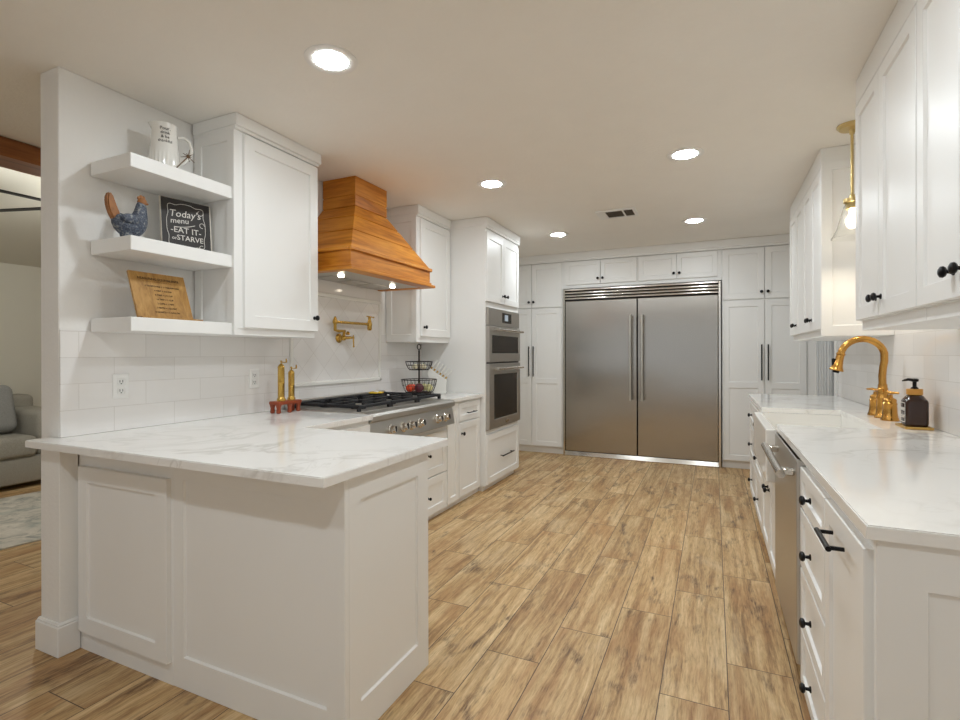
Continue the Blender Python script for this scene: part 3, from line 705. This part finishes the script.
m = MB(); q = e + dv * .04; m.box(q.x - .034, q.x - .019, q.y - .012, q.y + .012, q.z - .03, q.z + .02, .005); m.lathe([(.018, 0), (.016, .014), (0, .014)], e + dv * .093, dv, 16); m.done('spray_button', BLACK, h)

# soap bottle and tray
t = thing('gold_tray', (.895, 3.13, .9145), 'thin gold tray under the amber soap bottle', 'tray')
MB().box(.836, .945, 3.072, 3.222, .9145, .9185, .0015).done('plate', GOLDT, t)
m = MB()
for a in ((.836, .840, 3.072, 3.222), (.941, .945, 3.072, 3.222), (.836, .945, 3.072, 3.076), (.836, .945, 3.218, 3.222)): m.box(*a, .9185, .9265, .001)
m.done('rim', GOLDT, t)
t = thing('soap_bottle', (.89, 3.12, .9187), 'amber glass soap pump bottle with black pump on gold tray', 'bottle')
m = MB(); m.box(.8425, .9355, 3.087, 3.18, .9187, 1.062, .022, 4)
m.lathe([(.045, 0), (.034, .016), (.024, .022), (.022, .03)], (.889, 3.1335, 1.056)); m.done('body', AMBER, t, smooth=True)
MB().lathe([(.031, 0), (.032, .002), (.032, .026), (.030, .028), (0, .028)], (.889, 3.1335, 1.078)).done('collar', WOODCAP, t, smooth=True)
m = MB(); m.lathe([(.016, 0), (.014, .006), (.008, .012), (.008, .034), (.015, .036), (.017, .046), (.012, .05), (0, .051)], (.889, 3.1335, 1.106)); m.tube([(.889, 3.1335, 1.148), (.86, 3.12, 1.152), (.835, 3.105, 1.146)], [.008, .007, .004], 10); m.done('pump', BLACK, t, smooth=True)
lb = MB()
for a in ((3.098, 3.101, .945, 1.04), (3.166, 3.169, .945, 1.04), (3.098, 3.169, .945, .948), (3.098, 3.169, 1.037, 1.04)): lb.box(.8417, .8427, *a)
lab = lb.done('label', CHALKW, t)
text('HAND', .023, CHALKW, lab, lambda x, y, z: (.8419 - z, 3.1335 - x, 1.0 + y)); text('SOAP', .023, CHALKW, lab, lambda x, y, z: (.8419 - z, 3.1335 - x, .965 + y))

# ------------------------------------------------------------------ outlets
def outlet(y, z, lab):
    t = thing('wall_outlet', (XL + .008, y, z), lab, 'outlet', 'outlets on the left tile')
    MB().box(XL + .008, XL + .013, y - .037, y + .037, z - .06, z + .06, .002).done('plate', OUTLET, t)
    for dz in (-.022, .022):
        r = MB().box(XL + .0128, XL + .015, y - .017, y + .017, z + dz - .016, z + dz + .016, .004).done('receptacle', OUTLET, t)
        m = MB(); m.box(XL + .0148, XL + .0154, y - .008, y - .005, z + dz - .004, z + dz + .008); m.box(XL + .0148, XL + .0154, y + .005, y + .008, z + dz - .004, z + dz + .008); m.box(XL + .0148, XL + .0154, y - .003, y + .003, z + dz - .012, z + dz - .007); m.done('slots', SLOT, r)
outlet(1.518, 1.128, 'white wall outlet on the tile below the floating shelves')
outlet(2.307, 1.13, 'white wall outlet on the tile left of the pepper mills')

# ------------------------------------------------------------------ ceiling fixtures
src = None
for x, y, lab in ((-1.5, 1.735, 'round recessed ceiling light nearest the camera, above the peninsula'), (-1.505, 3.50, 'round recessed ceiling light in front of the range hood'), (-.162, 3.50, 'round recessed ceiling light, largest of the two to the right of the vent'),
                  (-1.503, 5.28, 'round recessed ceiling light near the oven tower and pantry'), (-.165, 5.28, 'round recessed ceiling light farthest right, before the refrigerator'), (-.16, 1.735, 'round recessed ceiling light above the walkway, between peninsula and right wall cabinets'),
                  (-1.5, -.035, 'round recessed ceiling light over the walkway before the peninsula'), (-.16, -.035, 'round recessed ceiling light over the walkway by the near right cabinet')):
    if src is None:
        src = thing('recessed_light', (x, y, H), lab, 'ceiling light', 'recessed ceiling lights')
        m = MB(); m.lathe([(.112, -.001), (.111, -.0045), (.102, -.0062), (.076, -.0056), (.072, -.0045), (.072, -.001)], (x, y, H), seg=40, cap=False); m.done('trim_ring', CROWN, src, smooth=True)
        m = MB(); m.lathe([(.0715, -.003), (.069, -.0055), (.056, -.0072), (.036, -.0085), (0, -.009)], (x, y, H), seg=40); m.done('lens', LENS, src, smooth=True)
    else: copy_thing(src, (x, y, H), lab)
t = thing('ceiling_vent', (-.79, 4.705, H), 'white ceiling air vent between the recessed lights', 'vent')
m = MB(); m.box(-.96, -.935, 4.57, 4.84, H - .012, H - .001); m.box(-.645, -.62, 4.57, 4.84, H - .012, H - .001); m.box(-.935, -.645, 4.57, 4.60, H - .012, H - .001); m.box(-.935, -.645, 4.81, 4.84, H - .012, H - .001); m.box(-.735, -.72, 4.60, 4.81, H - .012, H - .001); m.box(-.935, -.88, 4.60, 4.81, H - .012, H - .001); m.done('frame', CROWN, t)
MB().box(-.88, -.645, 4.60, 4.81, H - .003, H - .001).done('duct', SLOT, t)
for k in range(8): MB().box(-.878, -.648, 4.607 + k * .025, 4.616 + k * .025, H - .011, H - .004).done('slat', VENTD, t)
# pendant
px, py = .705, 3.45
t = thing('pendant_light', (px, py, H), 'brass pendant light with clear glass bell shade over sink', 'pendant light')
MB().lathe([(.072, -.001), (.072, -.008), (.060, -.022), (.014, -.026), (.012, -.05), (0, -.05)], (px, py, H), seg=32).done('canopy', PBRASS, t, smooth=True)
MB().tube([(px, py, H - .03), (px, py, 2.155)], .0075, 10).done('rod', PBRASS, t, smooth=True)
MB().lathe([(.012, .03), (.014, .012), (.042, .006), (.042, -.012), (.030, -.02), (.030, -.05), (0, -.05)], (px, py, 2.135)).done('socket', PBRASS, t, smooth=True)
MB().lathe([(.030, 2.115), (.040, 2.10), (.055, 2.05), (.072, 1.98), (.100, 1.925), (.097, 1.925), (.069, 1.98), (.052, 2.05), (.037, 2.098), (.027, 2.112)], (px, py, 0), cap=False, seg=32).done('glass_shade', SHADEG, t, smooth=True)
MB().lathe([(0, 2.085), (.013, 2.08), (.014, 2.06), (.028, 2.03), (.03, 2.01), (.02, 1.985), (0, 1.978)], (px, py, 0)).done('bulb', BULB, t, smooth=True)

# ------------------------------------------------------------------ things on the shelves
# pitcher
pc = Vector((-2.462, 1.638, 2.1685)); t = thing('pitcher', pc, 'white ribbed ceramic pitcher with black lettering on top shelf', 'pitcher')
m = MB(); seg = 48; prof = [(.060, 0), (.064, .004), (.064, .03), (.062, .11), (.0605, .125), (.057, .17), (.054, .215), (.056, .240), (.053, .241), (.050, .215), (.050, .02), (0, .018)]
rings = []
for r, hh in prof:
    if r == 0: rings.append([m.bm.verts.new(pc + Vector((0, 0, hh)))]); continue
    rg = []
    for i in range(seg):
        a = 2 * PI * i / seg; rb = r + (.004 if (i % 2 and .003 < hh < .12 and r > .061) else 0)
        sp = max(0, math.cos(a + 2.0)) ** 8 * .012 if hh > .22 else 0
        rg.append(m.bm.verts.new(pc + Vector(((rb + sp) * math.cos(a), (rb + sp) * math.sin(a), hh))))
    rings.append(rg)
fs = [m.bm.faces.new(rings[0][::-1])]
for a, b in zip(rings, rings[1:]):
    for i in range(seg):
        j = (i + 1) % seg
        fs.append(m.bm.faces.new((a[i], a[j], b[0]) if len(b) == 1 else (a[i], a[j], b[j], b[i])))
bmesh.ops.recalc_face_normals(m.bm, faces=fs); m.done('body', CERAM, t, smooth=True)
hd = Vector((.35, .94, 0)).normalized()
m = MB(); hp = [pc + hd * .058 + Vector((0, 0, .196)), pc + hd * .085 + Vector((0, 0, .206)), pc + hd * .112 + Vector((0, 0, .192)), pc + hd * .124 + Vector((0, 0, .155)), pc + hd * .116 + Vector((0, 0, .115)), pc + hd * .09 + Vector((0, 0, .08)), pc + hd * .064 + Vector((0, 0, .062))]
m.tube(hp, .0075, 10); m.done('handle', CERAM, t, smooth=True)
def cyl(zc, r, a0=-.52): return lambda x, y, z: (pc.x + (r + .0008 + z) * math.cos(a0 + x / r), pc.y + (r + .0008 + z) * math.sin(a0 + x / r), pc.z + zc + y)
for s_, zc, sz in (('Pour,', .202, .021), ('drink', .182, .019), ('& be', .162, .019), ('thankful', .142, .019)): text(s_, sz, TEXTINK, t, cyl(zc, .0585))
# twig ornament leaning on it
t = thing('twig_ornament', (-2.40, 1.66, 2.1685), 'small dry twig star pick leaning against the white pitcher', 'ornament')
a = Vector((-2.345, 1.615, 2.172)); b = Vector((-2.365, 1.695, 2.262))
MB().tube([a, b], .0028, 8).done('stick', TWIG, t, smooth=True)
m = MB()
for k in range(9):
    an = 2 * PI * k / 9; dv_ = Vector((.25 * math.cos(an), math.cos(an), math.sin(an))) * (.016 + .010 * (k % 3)); m.tube([b, b + dv_], [.003, .0012], 6)
m.done('star', TWIG, t, smooth=True)
# rooster (faces +Y)
ro = Vector((-2.44, 1.446, 1.8055)); t = thing('rooster_figurine', ro, 'speckled blue rooster figurine with rust tail on middle shelf', 'figurine')
def skin(pts, edges, name, mat, parent, lev=2, sx=1.0):
    me = bpy.data.meshes.new(name); me.from_pydata([Vector(p[:3]) - ORG[parent] for p in pts], edges, [])
    o = bpy.data.objects.new(name, me); COL.objects.link(o)
    md = o.modifiers.new('skin', 'SKIN'); md.use_smooth_shade = True
    for v, p in zip(me.skin_vertices[0].data, pts): v.radius = (p[3], p[3] * (p[4] if len(p) > 4 else 1)); 
    me.skin_vertices[0].data[0].use_root = True
    o.modifiers.new('sub', 'SUBSURF').levels = lev
    bpy.context.view_layer.update()
    m2 = bpy.data.meshes.new_from_object(o.evaluated_get(bpy.context.evaluated_depsgraph_get())); bpy.data.objects.remove(o)
    m2.name = name; m2.materials.clear(); m2.materials.append(mat); m2.polygons.foreach_set('use_smooth', [True] * len(m2.polygons))
    ob = bpy.data.objects.new(name, m2); COL.objects.link(ob); ob.parent = parent; ORG[ob] = ORG[parent]; return ob
Y = lambda y, z: (ro.x, ro.y + y, ro.z + z)
m = MB(); prof2 = [(-.062, .118, .006), (-.055, .108, .030), (-.035, .082, .050), (0, .068, .060), (.03, .072, .062), (.055, .09, .055), (.068, .115, .044), (.073, .145, .034), (.076, .175, .028), (.079, .198, .023), (.081, .212, .010)]
rings = []
for i, (y, z, r) in enumerate(prof2):
    k = i / (len(prof2) - 1)
    t0 = Vector((0, prof2[min(i + 1, 10)][0] - prof2[max(i - 1, 0)][0], prof2[min(i + 1, 10)][1] - prof2[max(i - 1, 0)][1])).normalized()
    nrm = Vector((0, -t0.z, t0.y))
    rings.append([m.bm.verts.new(Vector(Y(y, z)) + Vector((.78, 0, 0)) * r * math.cos(2 * PI * j / 20) + nrm * r * math.sin(2 * PI * j / 20)) for j in range(20)])
fs = [m.bm.faces.new(rings[0][::-1]), m.bm.faces.new(rings[-1])]
for a, b in zip(rings, rings[1:]):
    for j in range(20): fs.append(m.bm.faces.new((a[j], a[(j + 1) % 20], b[(j + 1) % 20], b[j])))
bmesh.ops.recalc_face_normals(m.bm, faces=fs); body = m.done('body', ROOST, t, smooth=True)
sub = body.modifiers.new('sub', 'SUBSURF'); sub.levels = 1; sub.render_levels = 1
MB().lathe([(.040, 0), (.040, .006), (.028, .012), (.032, .03), (.02, .035)], ro).done('foot', ROOST, t, smooth=True)
tail = [(-.052, .070), (-.066, .078), (-.086, .108), (-.100, .145), (-.104, .178), (-.099, .202), (-.088, .214), (-.074, .204), (-.064, .178), (-.052, .148), (-.038, .120), (-.040, .090)]
m = MB(); m.prism([(ro.y + y, ro.z + z) for y, z in tail], ro.x - .016, ro.x + .016, lambda y, z, x: (x, y, z))
bmesh.ops.bevel(m.bm, geom=m.bm.edges[:], offset=.006, segments=2, affect='EDGES'); m.done('tail', TAN, t, smooth=True)
m = MB(); m.ball(Y(.082, .204), .024, (.85, 1, .95)); m.done('head', TAN, t, smooth=True)
m = MB()
for y, z, r in ((.064, .222, .009), (.076, .229, .010), (.089, .228, .009)): m.ball(Y(y, z), r, (.6, 1, 1.1))
m.done('comb', TAN, t, smooth=True)
MB().lathe([(.008, 0), (.004, .012), (0, .017)], Y(.101, .203), (0, 1, -.15), 12).done('beak', TAN, t, smooth=True)
m = MB(); m.ball(Y(.094, .184), .008, (.7, 1, 1.4)); m.done('wattle', FRAMEW, t, smooth=True)
m = MB(); m.ball((ro.x + .044, ro.y - .004, ro.z + .098), .04, (.3, 1.2, .62)); m.done('wing', ROOST, t, smooth=True)
t.scale = (.92, .86, .93)
# chalkboard
t = thing('chalkboard_sign', (-2.47, 1.77, 1.8055), 'small square chalkboard sign with white hand lettering', 'sign')
o_ = Vector((-2.498, 1.644, 1.807)); uu_ = Vector((.052, .238, 0)).normalized(); nn_ = Vector((uu_.y, -uu_.x, 0)); up_ = (Vector((0, 0, 1)) - nn_ * .10).normalized(); nv = uu_.cross(up_)
if nv.x < 0: nv = -nv
BWd, BHt = .243, .268
CB = lambda u, w_, d: o_ + uu_ * u + up_ * w_ + nv * d
m = MB(); m.prism([(0, 0), (BWd, 0), (BWd, BHt), (0, BHt)], 0, .016, lambda x, y, z: CB(x, y, z)); m.done('board', FRAMEW, t)
m = MB(); m.prism([(.002, .002), (BWd - .006, .002), (BWd - .006, BHt - .002), (.002, BHt - .002)], .016, .0172, lambda x, y, z: CB(x, y, z)); sl = m.done('slate', CHALK, t)
cb = lambda cx, cy, rot=0.0: (lambda x, y, z: CB(cx + x * math.cos(rot) - y * math.sin(rot), cy + x * math.sin(rot) + y * math.cos(rot), .0176 + z))
text('Today\'s', .050, CHALKW, t, cb(.114, .178, .06), shear=.2); text('menu', .040, CHALKW, t, cb(.086, .143, .10), shear=.15)
text('-EAT IT-', .042, CHALKW, t, cb(.116, .094)); text('or', .026, CHALKW, t, cb(.058, .056)); text('STARVE', .038, CHALKW, t, cb(.134, .056))
bord = []
for k in range(96):
    a = 2 * PI * k / 96; c_, s_ = math.cos(a), math.sin(a)
    rx = .092 * (abs(c_) ** .6) * (1 if c_ >= 0 else -1); ry = .112 * (abs(s_) ** .6) * (1 if s_ >= 0 else -1)
    wob = 1.02 + .05 * math.cos(8 * a) - .05 * math.cos(4 * a)
    bord.append(CB(.118 + rx * wob, .132 + ry * wob, .0178))
m = MB(); m.tube(bord, .0013, 5, True)
m.tube([CB(.06 + .10 * k / 12 + .0, .122 + .022 * (k / 12) ** 2, .0178) for k in range(13)], .0018, 5)
m.tube([CB(.196 + .012 * math.cos(5 * k / 12), .150 + .013 * math.sin(5 * k / 12), .0178) for k in range(13)], .0014, 5)
m.tube([CB(.19 + .012 * math.cos(4.5 * k / 12 + 1), .03 + .012 * math.sin(4.5 * k / 12 + 1), .0178) for k in range(13)], .0014, 5)
m.tube([CB(.19 + .014 * math.cos(4.5 * k / 12 + 2), .215 + .012 * math.sin(4.5 * k / 12 + 2), .0178) for k in range(13)], .0014, 5)
m.done('scrollwork', CHALKW, t)
# wooden sign
t = thing('wooden_sign', (-2.41, 1.60, 1.4475), 'leaning oak sign of burned measuring notes on lowest shelf', 'sign')
o_2 = Vector((-2.375, 1.458, 1.450)); up2 = Vector((-.078, 0, .222)).normalized(); n2 = Vector((up2.z, 0, -up2.x))
WB = lambda u, w_, d: o_2 + Vector((0, 1, 0)) * u + up2 * w_ + n2 * d
m = MB(); m.prism([(0, 0), (.272, 0), (.272, .236), (0, .236)], -.012, 0, lambda x, y, z: WB(x, y, z)); bmesh.ops.bevel(m.bm, geom=m.bm.edges[:], offset=.0015, affect='EDGES'); m.done('board', SIGNW, t)
MB().box(-2.378, -2.335, 1.452, 1.752, 1.4475, 1.4555, .001).done('ledge', SIGNW, t)
wb = lambda cx, cy: (lambda x, y, z: WB(cx + x, cy + y, .0004 + z))
text('MEASURING EQUIVALENTS', .0165, INK, t, wb(.136, .198)); text('~ ' * 14, .010, INK, t, wb(.136, .186))
for k, s_ in enumerate(('3 TEASPOONS = 1 TABLESPOON', '4 TBSP = 1/4 CUP', '8 TBSP = 1/2 CUP', '16 TBSP = 1 CUP', '2 CUPS = 1 PINT', '2 PINTS = 1 QUART', '4 QUARTS = 1 GALLON')): text(s_, .0115, INK, t, wb(.146, .162 - k * .022))

# ------------------------------------------------------------------ things on the counters
t = thing('wooden_stand', (-2.47, 2.43, .9145), 'small red-brown footed wooden stand carrying two brass mills', 'stand')
m = MB(); m.prism([(-2.515, 2.335), (-2.50, 2.325), (-2.44, 2.325), (-2.425, 2.335), (-2.425, 2.518), (-2.44, 2.528), (-2.50, 2.528), (-2.515, 2.518)], .968, .988); bmesh.ops.bevel(m.bm, geom=m.bm.edges[:], offset=.003, segments=2, affect='EDGES'); m.done('top', REDW, t, smooth=True)
for x, y in ((-2.445, 2.345), (-2.495, 2.345), (-2.435, 2.425), (-2.445, 2.508), (-2.495, 2.508)): MB().lathe([(.010, 0), (.015, .006), (.012, .03), (.018, .054)], (x, y, .9145), seg=14).done('foot', REDW, t, smooth=True)
def mill(y, hh, r, lab):
    t = thing('pepper_mill', (-2.47, y, .9882), lab, 'pepper mill', 'brass mills on the wooden stand')
    MB().lathe([(r * 1.25, 0), (r * 1.28, .012), (r * 1.02, .02), (r, .03), (r, hh * .5), (r * 1.05, hh * .5 + .003), (r, hh * .5 + .006), (r, hh - .02), (r * 1.04, hh - .014), (r * .9, hh - .004), (r * .4, hh + .008), (0, hh + .01)], (-2.47, y, .9882)).done('body', BRASS, t, smooth=True)
    m = MB(); z = .9882 + hh; m.tube([(-2.47, y, z), (-2.47, y, z + .02)], .004, 8); m.tube([(-2.47, y - .004, z + .018), (-2.46, y + .034, z + .018)], .0032, 8); m.tube([(-2.46, y + .032, z + .016), (-2.46, y + .032, z + .04)], .0045, 8); m.ball((-2.47, y, z + .023), .007); m.done('crank', BRASS, t, smooth=True)
mill(2.39, .225, .0205, 'brass pepper mill, the taller of the pair'); mill(2.475, .185, .0195, 'brass pepper mill, the shorter of the pair')

# two tier wire basket
bx, by = -2.36, 3.86
t = thing('tiered_basket', (bx, by, .9145), 'two-tier dark wire basket of produce on the counter by the rangetop', 'basket')
def wire_bowl(zr, zb, R, rb, n, name):
    m = MB(); m.ring((bx, by, zr), R, .004, 32); m.ring((bx, by, (zr * .55 + zb * .45)), R * .93, .002, 32); m.ring((bx, by, zb), rb, .0035, 28)
    for k in range(n):
        a = 2 * PI * k / n; c_, s_ = math.cos(a), math.sin(a)
        m.tube([(bx + q * c_, by + q * s_, z) for q, z in ((R, zr), (R * .95, zr * .6 + zb * .4), (rb * 1.12, zr * .16 + zb * .84), (rb, zb))], .0018, 5)
    for k in range(7):
        d_ = -rb + 2 * rb * (k + .5) / 7; l_ = math.sqrt(rb * rb - d_ * d_); m.tube([(bx + d_, by - l_, zb), (bx + d_, by + l_, zb)], .0018, 5); m.tube([(bx - l_, by + d_, zb), (bx + l_, by + d_, zb)], .0018, 5)
    m.done(name, BWIRE, t)
wire_bowl(1.058, .945, .155, .115, 26, 'lower_basket'); wire_bowl(1.216, 1.145, .118, .085, 22, 'upper_basket')
m = MB(); m.tube([(bx, by, .935), (bx, by, 1.315)], .0075, 10); m.ring((bx, by, 1.345), .024, .004, 20, (1, 0, 0), .03); m.done('post', BWIRE, t, smooth=True)
for k in range(3):
    a = 2 * PI * k / 3 + .4; MB().lathe([(.008, 0), (.01, .01), (.006, .03)], (bx + .1 * math.cos(a), by + .1 * math.sin(a), .9145), seg=10).done('foot', BWIRE, t)
def veg(name, x, y, z, r, mat, lab, grp, sc=(1, 1, .88), stem=True):
    t = thing(name, (x, y, z - r * sc[2]), lab, name.replace('_', ' '), grp)
    m = MB(); m.ball((x, y, z), r, sc, 20); m.done('skin', mat, t, smooth=True)
    if stem: MB().lathe([(.006, 0), (.003, .008), (.002, .016)], (x, y, z + r * sc[2] * .97), seg=8).done('stem', STEMG, t)
def at_basket(r, f): return bx + .85 * r + .52 * f, by + .52 * r - .85 * f
veg('tomato', *at_basket(-.082, .035), .985, .036, TOMATO, 'orange-red tomato in the lower basket, nearest the rangetop', 'tomatoes in the lower basket')
veg('tomato', *at_basket(-.06, -.045), .985, .036, TOMATO, 'orange-red tomato in the lower basket, behind the front tomato', 'tomatoes in the lower basket')
veg('red_onion', *at_basket(.0, .062), .989, .041, ONION, 'dark red onion in the middle of the lower basket', None, (1, 1, .95))
veg('pale_onion', *at_basket(.085, .025), .986, .037, PALE, 'pale onion at the right of the lower basket', 'pale onions in the lower basket')
veg('pale_onion', *at_basket(.045, -.055), .986, .037, PALE, 'pale onion at the back of the lower basket', 'pale onions in the lower basket')
veg('garlic_bulb', *at_basket(.04, .03), 1.172, .026, GARLIC, 'garlic bulb in the upper basket, right of the post', 'garlic in the upper basket')
veg('garlic_bulb', *at_basket(-.035, .035), 1.172, .026, GARLIC, 'garlic bulb in the upper basket, left of the post', 'garlic in the upper basket')
veg('garlic_bulb', *at_basket(.0, -.05), 1.172, .026, GARLIC, 'garlic bulb at the back of the upper basket', 'garlic in the upper basket')

# knife block with six white handled knives
kc = Vector((-2.335, 4.16, .9145)); kr = Vector((.909, .4166, 0)); kf = Vector((.4166, -.909, 0))
t = thing('knife_block', kc, 'white slanted knife block against the oven tower side', 'knife block')
KB = lambda r, z, f: kc + kr * r + kf * f + Vector((0, 0, z))
m = MB(); m.prism([(.072, 0), (.078, .128), (-.072, .232), (-.098, .195), (-.035, 0)], -.05, .05, lambda r, z, f: KB(r, z, f)); bmesh.ops.bevel(m.bm, geom=m.bm.edges[:], offset=.004, segments=2, affect='EDGES'); m.done('body', CERAM, t, smooth=True)
a0, a1 = KB(.068, .137, .018), KB(-.066, .230, .018); nn2 = (kr * .56 + Vector((0, 0, .80)) + kf * .12).normalized()
place = ('lowest in the row', 'second from the bottom', 'third from the bottom', 'third from the top', 'second from the top', 'topmost')
for k in range(6):
    p = a0.lerp(a1, k / 5.0); ln = .098
    t = thing('kitchen_knife', p, 'white-handled knife with gold collar in block, ' + place[k], 'knife', 'knives in the white block')
    MB().tube([p + nn2 * .003, p + nn2 * .022], .0085, 10).done('collar', BRASS, t, smooth=True)
    MB().tube([p + nn2 * .022, p + nn2 * .05, p + nn2 * ln], [.0065, .008, .007], 10).done('handle', CERAM, t, smooth=True)
# spoon rest on the back of the rangetop
t = thing('spoon_rest', (-2.46, 3.37, .9652), 'yellow flower-shaped spoon rest on the rangetop grate', 'spoon rest')
m = MB()
for k in range(6):
    a = 2 * PI * k / 6; m.ball((-2.46 + .035 * math.cos(a), 3.37 + .042 * math.sin(a), .9735), .026, (1, 1, .32), 12)
m.done('petals', YELLOW, t, smooth=True); m = MB(); m.ball((-2.46, 3.37, .982), .018, (1, 1, .5)); m.done('centre', CERAM, t, smooth=True)

# ------------------------------------------------------------------ living room beyond the opening
t = thing('sofa', (-6.5, 1.9, 0), 'grey upholstered sofa seen beyond the wall end', 'sofa')
MB().box(-6.98, -6.02, .6, 3.03, .05, .30, .02, 3).done('base', FABRIC, t, smooth=True)
MB().box(-6.8, -5.99, .6, 2.73, .30, .50, .05, 4).done('seat_cushion', FABRIC, t, smooth=True)
MB().box(-6.98, -6.70, .6, 3.02, .30, .86, .06, 4).done('backrest', FABRIC, t, smooth=True)
MB().box(-6.98, -6.03, 2.74, 3.04, .28, .735, .06, 4).done('arm', FABRIC, t, smooth=True)
for x, y in ((-6.1, .7), (-6.1, 2.85), (-6.9, 2.85)): MB().box(x - .03, x + .03, y - .03, y + .03, 0, .05).done('foot', BLACK, t)
m = MB(); m.box(-.09, .09, -.26, .26, -.24, .24, .075, 5); bmesh.ops.rotate(m.bm, verts=m.bm.verts[:], matrix=Matrix.Rotation(-.28, 3, 'Y')); bmesh.ops.translate(m.bm, verts=m.bm.verts[:], vec=(-6.42, 2.45, .745))
o = m.done('throw_pillow', PILLOW, at=(-6.42, 2.45, .5), smooth=True); tag(o, 'dark grey square pillow leaning on the sofa back', 'pillow')
m = MB(); m.box(-.78, .78, -1.6, 1.6, 0, .012, .003); bmesh.ops.rotate(m.bm, verts=m.bm.verts[:], matrix=Matrix.Rotation(-.12, 3, 'Z')); bmesh.ops.translate(m.bm, verts=m.bm.verts[:], vec=(-5.0, 2.0, .0005))
o = m.done('area_rug', RUG, at=(-5.0, 2.0, 0)); tag(o, 'pale faded area rug on the floor before the sofa', 'rug')
fc = Vector((-4.75, 2.398, 2.488)); t = thing('ceiling_fan', (fc.x, fc.y, 2.84), 'dark ceiling fan with thin blades in the living room', 'ceiling fan')
MB().tube([(fc.x, fc.y, 2.84), fc], .014, 10).done('rod', BLACK, t)
MB().lathe([(.03, .06), (.09, .04), (.10, 0), (.07, -.05), (0, -.06)], fc).done('motor', BLACK, t, smooth=True)
MB().lathe([(.085, -.05), (.095, -.07), (.08, -.11), (.04, -.135), (0, -.14)], fc).done('added_fill_bowl', FANFILL, t, smooth=True)  # unseen glowing bowl, added to the fan to brighten the living room
for k in range(5):
    a = -1.595 - 2 * PI * k / 5
    m = MB(); m.box(.10, .78, -.024, .024, -.004, .004, .002); bmesh.ops.rotate(m.bm, verts=m.bm.verts[:], matrix=Matrix.Rotation(a, 3, 'Z') @ Matrix.Rotation(.1, 3, 'X')); bmesh.ops.translate(m.bm, verts=m.bm.verts[:], vec=fc); m.done('blade', BLACK, t)
